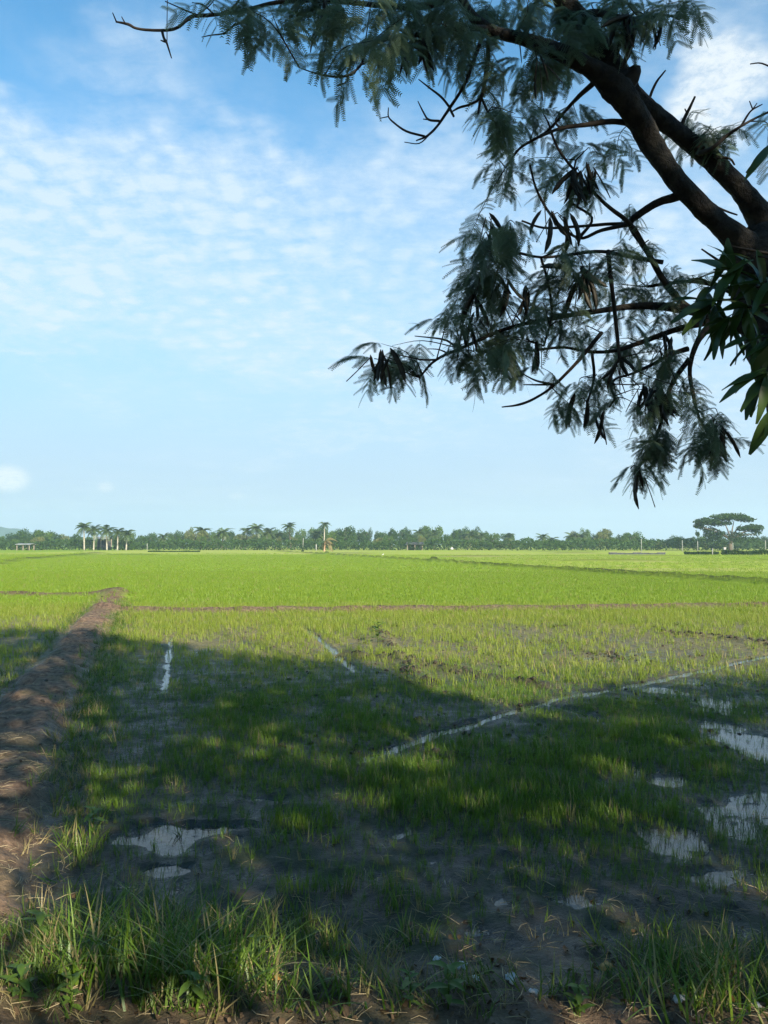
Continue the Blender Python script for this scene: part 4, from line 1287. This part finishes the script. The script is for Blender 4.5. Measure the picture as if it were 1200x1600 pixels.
def palm(px_, top_py, Yd, label, group=None, lean=0.0, crown_px=24, dry_=False, trunk_mat=None, base_px=None):
    p = at(px_, 850, Yd)
    ztop = at(px_, top_py, Yd).z
    root = empty('palm_tree', (p.x, Yd, 0))
    tag(root, label, 'palm tree', group)
    s = crown_px / 1200 * Yd / 5.0
    zc_ = ztop - 1.9 * s
    lx_ = lean * Yd / 1200
    pts = spline([(-lx_, 0, -.1), (-lx_ * .55, 0, zc_ * .35), (-lx_ * .12, 0, zc_ * .75), (0, 0, zc_)], 3)
    vs_, fs = tube_data(pts, list(np.linspace(.22, .13, len(pts))), 7, True, .05, int(px_))
    obj('trunk', np_mesh('trunk', vs_, fs, trunk_mat or M['palmtrunk'], True), root)
    nf = 7 if dry_ else 19
    for k in range(nf):
        o = obj('frond', (DRYFRONDS if dry_ else FRONDS)[rnd.randrange(3)], root)
        e_ = .55 - 1.45 * (k + .5) / nf + rnd.uniform(-.15, .15) if dry_ else 1.0 - 1.55 * (k + .5) / nf + rnd.uniform(-.15, .15)
        a_ = rnd.uniform(-.9, .9) if dry_ and k < 5 else k * 2.4 + rnd.uniform(-.3, .3)
        sc = s * rnd.uniform(.75, 1.1) * (1.25 if dry_ else 1)
        o.matrix_local = Matrix.Translation((0, 0, zc_)) @ Euler((0, -e_, a_), 'XYZ').to_matrix().to_4x4() @ Matrix.Diagonal((sc, sc, sc, 1))
    return root


FIVE = ['leftmost and tallest of the five palms standing by the low shed', 'second from left of the five palms by the low shed', 'middle one of the five palms by the low shed', 'fourth from left of the five palms by the low shed', 'rightmost of the five palms by the low shed']
for (px_, ty), lb in zip(((131, 813), (147, 818), (166, 818), (184, 821), (198, 824)), FIVE):
    palm(px_, ty, 205, lb, 'five palms by the shed', rnd.uniform(-2, 2), 31)
for px_, ty, Yd, lb in ((256, 830, 232, 'short palm above the low hedge, nearest to the five palms'), (316, 819, 228, 'palm rising from the broad olive tree'), (349, 821, 222, 'lone palm in the gap just right of the broad olive tree'),
                        (386, 820, 228, 'left palm of the close pair right of the lone palm'), (401, 815, 222, 'taller palm of the close pair right of the lone palm'), (419, 822, 226, 'palm just right of the close palm pair'), (433, 825, 235, 'second palm right of the close palm pair, low'),
                        (452, 814, 228, 'tall pointed palm halfway between the palm pair and the leaning pole'), (494, 825, 232, 'short palm above the white post'), (655, 824, 236, 'palm above the grey-roofed shed in the wood'), (678, 825, 236, 'palm between the grey-roofed shed and the white sack'),
                        (735, 827, 236, 'first palm right of the white sack'), (751, 828, 236, 'second palm right of the white sack'), (795, 830, 226, 'dark lone palm in the dip right of the main wood'), (815, 840, 232, 'tiny palm top in the dip right of the main wood'),
                        (848, 832, 228, 'left palm of the pair standing in the low gap'), (862, 834, 230, 'right palm of the pair standing in the low gap'), (894, 829, 232, 'left palm next to the tall yellowish tree'), (908, 829, 234, 'second palm next to the tall yellowish tree'),
                        (948, 829, 238, 'palm top between the yellowish tree and the dome-shaped tree'), (1148, 835, 236, 'small palm seen through the umbrella-shaped tree'), (1178, 838, 236, 'small palm right of the umbrella-shaped trunk')):
    palm(px_, ty, Yd, lb, 'palms in the far treeline', rnd.uniform(-4, 4), rnd.uniform(24, 31), False, M['fartrunk'])
palm(507, 813, 224, 'tall dark palm right above the dry drooping palm', None, 1, 20)
palm(508, 834, 172, 'dry drooping palm with a bare ochre trunk at the field edge', None, 1.5, 30, True, M['ochre'])


# umbrella-shaped tree at the right
def umbrella_tree():
    Yd = 190
    p0 = at(1140, 850, Yd)
    root = empty('umbrella_tree', (p0.x, Yd, 0))
    tag(root, 'large umbrella-shaped tree with layered dark crown above the fence posts', 'tree')
    rel = lambda a, b, dy=0.0: at(a, b, Yd) - Vector((p0.x, Yd, 0)) + Vector((0, dy, 0))
    mb = MB()
    mb.tube([rel(1141, 866), rel(1141, 850), rel(1143, 840)], [.55, .42, .36], 9)
    obj('trunk', mb.mesh('trunk', M['fartrunk'], True), root)
    for a, b, dy in ((1105, 820, .5), (1090, 823, -1), (1150, 812, 1), (1180, 826, -1), (1125, 815, -2), (1165, 818, 2), (1120, 836, 2), (1172, 836, -2)):
        m_ = MB()
        m_.tube(spline([tuple(rel(1142, 843)), tuple(rel(1142 + (a - 1142) * .5, 836 + (b - 836) * .45, dy * .5)), tuple(rel(a, b, dy))], 4), list(np.linspace(.26, .06, 9)), 6)
        obj('limb', m_.mesh('limb', M['fartrunk'], True), root)
    lr = np.random.default_rng(77)
    P = []
    for a, b, rx, ry, n_ in ((1140, 808, 30, 6, 1700), (1165, 812, 16, 4, 350), (1105, 815, 21, 6, 1200), (1092, 822, 9, 5, 260), (1125, 818, 18, 4, 450), (1176, 825, 17, 6, 900), (1160, 826, 10, 4, 200), (1116, 835, 17, 9, 800), (1105, 828, 10, 6, 220), (1152, 836, 20, 6, 380), (1182, 832, 9, 6, 160), (1090, 834, 4, 5, 70), (1130, 842, 26, 5, 350), (1165, 843, 22, 5, 300)):
        for i in range(n_):
            v_ = lr.normal(size=3); v_ /= np.linalg.norm(v_); q = lr.random() ** .4
            c0 = rel(a + v_[0] * rx * q, b + (v_[2] * .95 + .8 * (float(fbm(a * .1 + v_[0] * 2.2, b + v_[1] * 2.0, 2)) - .5)) * ry * q, v_[1] * rx * q * Yd / 1200)
            P.append(tuple(c0))
    obj('crown', card_mesh(lr, np.array(P), .16, .34, M['far1']), root)


umbrella_tree()

# shrubs at the foot of the wood: uncountable from here
P = []
for i in range(17000):
    px_ = rnd.uniform(-80, 1290)
    Yd = rnd.uniform(206, 214) if px_ < 800 else rnd.uniform(196, 212)
    hh = (1.8 + 1.9 * float(fbm(px_ * .05, 1.0, 3))) * rnd.random() ** .7
    g = at(px_, 850, Yd)
    if 145 < px_ < 178 and hh > .8:
        continue
    P.append((g.x, Yd, hh))
for i in range(16000):
    px_ = rnd.uniform(-90, 1300)
    Yd = rnd.uniform(272, 284)
    hh = (2.2 + 1.5 * float(fbm(px_ * .05, 3.0, 3))) * rnd.random() ** .7
    P.append((at(px_, 850, Yd).x, Yd, hh))
um = card_mesh(np.random.default_rng(5), np.array(P), .2, .45, M['far1'])
tag(obj('undergrowth', um), 'low dark scrub at the foot of the far treeline', kind='stuff')


def hedge(x0, x1, py_base, hpx, Yd, label, n_=1500):
    p0 = at((x0 + x1) / 2, 850, Yd)
    root = empty('hedge', (p0.x, Yd, 0))
    tag(root, label, 'hedge')
    lr = np.random.default_rng(int(x0))
    Q = []
    for i in range(n_):
        s = lr.uniform(-1, 1)
        hx = (x1 - x0) / 2400 * Yd * s
        ht = hpx / 1200 * Yd * (.55 + .75 * float(fbm(hx * .7 + x0, 2.0, 3)))
        v_ = lr.normal(size=2); v_ /= np.linalg.norm(v_)
        Q.append((hx, v_[0] * .7 * lr.random(), ht * lr.random() ** .6))
    obj('foliage', card_mesh(lr, np.array(Q), .09, .2, M['far1']), root)


hedge(1128, 1230, 868, 7.5, 118, 'long dark hedge at the field edge below the umbrella-shaped tree', 2600)
hedge(1070, 1122, 867, 5, 122, 'short low hedge between the grey wall and the longer hedge')
hedge(232, 312, 863, 2.0, 160, 'low dark hedge along the field to the right of the five palms')


# sheds, wall, posts
def shed(px0, px1, top, eave, Yd, label, roof, wall=None):
    p0 = at((px0 + px1) / 2, 850, Yd)
    wd = (px1 - px0) / 1200 * Yd
    zt, ze = at(600, top, Yd).z, at(600, eave, Yd).z
    root = empty('shed', (p0.x, Yd, 0))
    tag(root, label, 'shed')
    mb = MB()
    dp = 3.0
    mb.add([(-wd / 2 - .3, -dp / 2 - .3, ze), (wd / 2 + .3, -dp / 2 - .3, ze), (wd / 2 + .3, 0, zt), (-wd / 2 - .3, 0, zt), (-wd / 2 - .3, dp / 2 + .3, ze), (wd / 2 + .3, dp / 2 + .3, ze),
            (-wd / 2 - .3, -dp / 2 - .3, ze - .12), (wd / 2 + .3, -dp / 2 - .3, ze - .12), (wd / 2 + .3, 0, zt - .12), (-wd / 2 - .3, 0, zt - .12), (-wd / 2 - .3, dp / 2 + .3, ze - .12), (wd / 2 + .3, dp / 2 + .3, ze - .12)],
           [(0, 1, 2, 3), (3, 2, 5, 4), (7, 6, 9, 8), (8, 9, 10, 11), (0, 6, 7, 1), (4, 5, 11, 10), (0, 3, 9, 6), (3, 4, 10, 9), (1, 7, 8, 2), (2, 8, 11, 5)])
    obj('roof', mb.mesh('roof', roof), root)
    for sx in (-1, 0, 1):
        for sy in (-1, 1):
            m_ = MB().box((sx * wd / 2 * .96, sy * dp / 2 * .9, (ze - .1) / 2), (.18, .18, ze - .1))
            obj('post', m_.mesh('post', M['wood']), root)
    if wall:
        m_ = MB().box((0, dp / 2 * .8, (ze - .15) / 2), (wd * .9, .12, ze - .15))
        obj('wall', m_.mesh('wall', wall), root)


shed(149, 172, 838.5, 841.5, 213, 'low open shed with pale roof between the five palms', M['tin'], M['greywall'])
shed(30, 50, 849.0, 850.5, 204, 'small low shelter with pale roof, far left of the five palms', M['tin'])
shed(636, 660, 847, 850, 208, 'low grey-roofed shed half hidden in the middle of the wood', M['greywall'], M['greywall'])

wall = empty('low_wall', (at(995, 850, 124).x, 124, 0))
tag(wall, 'low dark grey wall at the field edge below the dome-shaped tree', 'wall')
for k in range(7):
    zt = at(600, 863.2 + (k % 3) * .5, 124).z
    m_ = MB().box((-3.9 + 1.30 * k, .1 * math.sin(k * 2), zt / 2 - .05), (1.26, .3, zt + .1))
    obj('panel', m_.mesh('panel', M['greywall']), wall)
m_ = MB().box((0, 0, at(600, 862.6, 124).z), (9.3, .42, .05))
obj('coping', m_.mesh('coping', M['wood']), wall)

for px_, ty, by, Yd, lb in ((1002, 843, 862, 165, 'thin pale fence post behind the low grey wall'), (1066, 845, 862, 165, 'pale fence post with a thicker foot, left of the umbrella-shaped tree'), (1090, 846, 862, 165, 'pale fence post under the edge of the umbrella-shaped crown'),
                            (1145, 849, 864, 150, 'short pale post directly below the umbrella-shaped tree'), (1196, 845, 863, 160, 'pale post at the far right end of the fence'), (1113, 858, 868, 119, 'tiny pale stake in the gap between the hedges'), (494, 851, 860, 190, 'short white post between the leaning pole and the dry palm'),
                            (230, 850, 861, 195, 'pale stake beside the low hedge right of the five palms')):
    g = at(px_, 850, Yd)
    zt = at(px_, ty, Yd).z
    root = empty('fence_post', (g.x, Yd, 0))
    tag(root, lb, 'post')
    wdt = .065 if px_ not in (494,) else .12
    m_ = MB().tube([(0, 0, -.2), (0.01, 0, zt * .5), (0, 0, zt)], [wdt * 1.1, wdt, wdt * .95], 8)
    obj('shaft', m_.mesh('shaft', M['concrete'], True), root)
    m_ = MB().tube([(0, 0, zt + .002), (0, 0, zt + .06), (0, 0, zt + .12)], [wdt * 1.25, wdt * 1.2, wdt * .4], 8)
    obj('cap', m_.mesh('cap', M['concrete'], True), root)

mk = empty('marker_block', (at(1132, 850, 119).x, 119, 0))
tag(mk, 'squat pale concrete marker standing at the start of the long hedge', 'marker')
zt = at(600, 855.5, 119).z
obj('block', MB().box((0, 0, zt / 2 - .05), (.34, .34, zt + .1)).mesh('block', M['concrete']), mk)
obj('cap', MB().box((0, 0, zt + .03), (.42, .42, .06)).mesh('cap', M['concrete']), mk)

pole = empty('field_pole', (at(473, 850, 168).x, 168, 0))
tag(pole, 'thin leaning pole wrapped in dark weeds, alone in the far field', 'pole')
zt = at(473, 841, 168).z
obj('shaft', MB().tube([(0, 0, -.1), (.05, 0, zt * .5), (.14, 0, zt)], [.075, .065, .05], 7).mesh('shaft', M['concrete'], True), pole)
lr = np.random.default_rng(9)
Q = np.stack([lr.normal(0, .13, 260), lr.normal(0, .13, 260), np.abs(lr.normal(0, .75, 260))], -1)
obj('foliage', card_mesh(lr, Q, .07, .16, M['far1']), pole)


def egret(px_, py_, s, label, cat, Yd):
    g = at(px_, py_, Yd)
    root = empty('white_bird', (g.x, Yd, 0))
    tag(root, label, cat)
    body = spline([(-.24, 0, .30), (-.12, 0, .36), (.06, 0, .40), (.16, 0, .46), (.15, 0, .58), (.20, 0, .66), (.30, 0, .66)], 3)
    rad = np.interp(np.linspace(0, 1, len(body)), [0, .15, .35, .5, .65, .85, 1], [.015, .09, .11, .06, .035, .045, .006])
    vs_, fs = tube_data(body, list(rad), 8)
    obj('body', np_mesh('body', [tuple(v * s) for v in vs_], fs, M['white'], True), root)
    for sd in (-1, 1):
        vs_, fs = tube_data([Vector((0, sd * .04, .32)) * s, Vector((.01, sd * .045, .15)) * s, Vector((0, sd * .05, -.02)) * s], [.009 * s] * 3, 5)
        obj('leg', np_mesh('leg', vs_, fs, M['twig'], True), root)


egret(598, 868, .62, 'small white bird standing in the far green field', 'bird', 105)
sack = empty('white_sack', (at(706, 850, 196).x, 196, 0))
tag(sack, 'small white sack lying at the foot of the far wood', 'sack')
vs_, fs = [], []
for i in range(8):
    ph = math.pi * i / 7
    for j in range(12):
        th = 2 * math.pi * j / 12
        r = .34 * (1 + .1 * math.sin(3 * th + i)) * math.sin(ph) + .01
        vs_.append((r * math.cos(th), r * math.sin(th), .34 + .34 * -math.cos(ph)))
for i in range(7):
    for j in range(12):
        fs.append((i * 12 + j, i * 12 + (j + 1) % 12, (i + 1) * 12 + (j + 1) % 12, (i + 1) * 12 + j))
vs_ = [(a * 1.15, b_, c0 * .95 + .18) for a, b_, c0 in vs_]
obj('bag', np_mesh('bag', vs_, fs, M['white'], True), sack)
obj('neck', MB().tube([(0, 0, .78), (.03, 0, .88), (.07, 0, .96)], [.06, .08, .13], 8).mesh('neck', M['white'], True), sack)

# ------------------------------------------------------------------ foreground plants and litter
def blade_mesh(seed):
    lr = random.Random(seed)
    mb = MB()
    blade(mb, 0, 0, 1.0, .024, lr.uniform(.05, .35), 0, lr.uniform(.1, .75), 7)
    return mb.mesh('blade', M['clump'], True)


BLADES = [blade_mesh(k) for k in range(8)]


def clump(px_, py_, rx, ry, n_, h, label):
    g = gp(px_, py_, .08)
    z0 = float(height(np.array([g.x]), np.array([g.y]))[0])
    root = empty('grass_clump', (g.x, g.y, z0))
    tag(root, label, 'grass', 'grass clumps on the bank')
    aa = [(rnd.uniform(0, 6.28), math.sqrt(rnd.random())) for _ in range(n_)]
    hh_ = height(np.array([g.x + rx * q * math.cos(a) for a, q in aa]), np.array([g.y + ry * q * math.sin(a) for a, q in aa]))
    for k in range(n_):
        a, q = aa[k]
        x_, y_ = rx * q * math.cos(a), ry * q * math.sin(a)
        zz = float(hh_[k]) - z0 - .01
        o = obj('blade', BLADES[rnd.randrange(8)], root)
        s = h * rnd.uniform(.45, 1.1) * (1 - .35 * q)
        ws = rnd.uniform(.25, .42)
        o.location = (x_, y_, zz)
        o.rotation_euler = (rnd.gauss(0, .14), rnd.gauss(0, .14), rnd.uniform(0, 6.28))
        o.scale = (s, ws, s)


clump(210, 1520, .32, .24, 210, .52, 'big dense clump of long green grass beside the dirt levee')
clump(330, 1545, .24, .18, 120, .42, 'lower grass clump just right of the biggest clump')
clump(1110, 1575, .30, .20, 130, .30, 'grass clump at the bottom right of the bank')
clump(460, 1560, .22, .14, 34, .24, 'thin sunlit tuft of grass right of the two dense clumps')
clump(560, 1575, .25, .10, 24, .30, 'few tall thin blades rising before the dark mud')
clump(640, 1440, .12, .06, 26, .17, 'small tuft of straight seedlings by the bluish puddle')
clump(125, 1290, .10, .25, 40, .22, 'grass tuft on the levee edge beside the bright puddles')
clump(480, 1300, .20, .08, 40, .16, 'small bright tuft standing in the dim paddy behind the puddles')


def weed_leaf(seed):
    lr = random.Random(seed)
    vs_, fs = [], []
    n_ = 5
    sag = lr.uniform(.2, .7)
    for i in range(n_ + 1):
        s = i / n_
        hw = .25 * math.sin(math.pi * min(1, s * .9 + .06)) ** .7 * (1 - .3 * s)
        vs_ += [(s, -hw, s * .25 - sag * s * s * .6 + hw * .3), (s, 0, s * .25 - sag * s * s * .6), (s, hw, s * .25 - sag * s * s * .6 + hw * .3)]
    for i in range(n_):
        for k in range(2):
            fs.append((i * 3 + k, i * 3 + k + 1, i * 3 + 4 + k, i * 3 + 3 + k))
    return np_mesh('leaf', vs_, fs, M['weed'], True)


WL = [weed_leaf(k) for k in range(4)]
for px_, py_, h, lb in ((62, 1478, .14, 'leafy weed between the bare soil and the big grass clump'), (30, 1590, .13, 'leafy weed in the bottom left corner'), (110, 1585, .12, 'low weed in front of the big grass clump'), (400, 1500, .12, 'leafy weed in the sunlit patch of the bank'),
                        (640, 1585, .12, 'broad-leaved weed at the lower edge, left of the plastic scraps'), (700, 1585, .15, 'tallest broad-leaved weed at the lower edge, before the plastic scraps'), (905, 1590, .11, 'small weed at the lower edge, right of the white lump'), (300, 1592, .12, 'leafy weed below the lower grass clump'),
                        (145, 1290, .15, 'leafy weed on the levee edge left of the bright puddles'), (590, 1000, .32, 'dark upright weed standing in the sunlit middle of the paddy'), (636, 1058, .2, 'small dark weed on the mud ridge at the shadow edge')):
    g = gp(px_, py_, .06)
    z0 = float(height(np.array([g.x]), np.array([g.y]))[0])
    root = empty('weed', (g.x, g.y, z0))
    tag(root, lb, 'plant')
    obj('stem', MB().tube([(0, 0, -.02), (.004, .003, h * .5), (-.003, .004, h)], [.004, .003, .0015], 5).mesh('stem', M['weed'], True), root)
    for k in range(11):
        o = obj('leaf', WL[rnd.randrange(4)], root)
        zz = h * (.15 + .85 * k / 10)
        s = h * rnd.uniform(.35, .6)
        o.location = (0, 0, zz)
        o.rotation_euler = (0, rnd.uniform(-.5, .2), k * 2.4 + rnd.uniform(-.3, .3))
        o.scale = (s, s, s)


def crumple(px_, py_, s, name, label, cat, mat, up=.5):
    g = gp(px_, py_, .05)
    z0 = float(height(np.array([g.x]), np.array([g.y]))[0])
    n_ = 6
    lr = random.Random(px_)
    vs_, fs = [], []
    for i in range(n_):
        for j in range(n_):
            u, v_ = i / (n_ - 1) - .5, j / (n_ - 1) - .5
            vs_.append((s * (u + lr.uniform(-.09, .09)), s * .7 * (v_ + lr.uniform(-.09, .09)), s * up * max(0, lr.uniform(.0, .45) + .35 * math.cos(u * 3) * math.cos(v_ * 3))))
    for i in range(n_ - 1):
        for j in range(n_ - 1):
            a = i * n_ + j
            fs.append((a, a + n_, a + n_ + 1, a + 1))
    o = obj(name, np_mesh(name, vs_, fs, mat, True), None, (g.x, g.y, z0 + .004))
    md = o.modifiers.new('thickness', 'SOLIDIFY'); md.thickness = .0015
    o.rotation_euler = (0, 0, lr.uniform(0, 3))
    tag(o, label, cat)
    return o


for px_, py_, s, lb in ((799, 1545, .07, 'largest crumpled white plastic scrap on the dark mud'), (722, 1516, .06, 'flat pale plastic scrap left of the largest scrap'), (682, 1498, .045, 'small curled white plastic scrap nearest the bluish puddle'), (834, 1572, .04, 'white lump of plastic among stalks at the lower edge'),
                        (1062, 1584, .06, 'white plastic shred at the foot of the bottom right grass clump'), (1183, 1588, .04, 'tiny white shred in the bottom right corner'), (745, 1552, .045, 'narrow white shred beneath the flat pale scrap')):
    crumple(px_, py_, s * .8, 'plastic_scrap', lb, 'litter', M['white'], .7)
for px_, py_, s, lb in ((541, 1470, .055, 'orange dead leaf lying on the dark mud'), (1143, 1568, .05, 'orange dead leaf in the bottom right grass clump'), (946, 1516, .07, 'rusty brown dead leaf on the mud by the right grass clump'), (372, 1502, .05, 'ochre dead leaf at the edge of the sunlit patch'), (430, 1548, .05, 'brown dead leaf in the sunlit grass')):
    crumple(px_, py_, s, 'dead_leaf', lb, 'leaf', M['deadleaf'], .4)

# ------------------------------------------------------------------ haze
hz = MB().box((0, 0, 33), (3400, 3400, 74))
hm, t = material('haze')
pv = t.n('ShaderNodeVolumePrincipled', {'Color': (0.62, 0.82, 1.0, 1), 'Density': 0.00045, 'Anisotropy': 0.1})
t.n('ShaderNodeOutputMaterial', {1: pv.outputs[0]})
tag(obj('haze', hz.mesh('haze', hm)), kind='stuff')
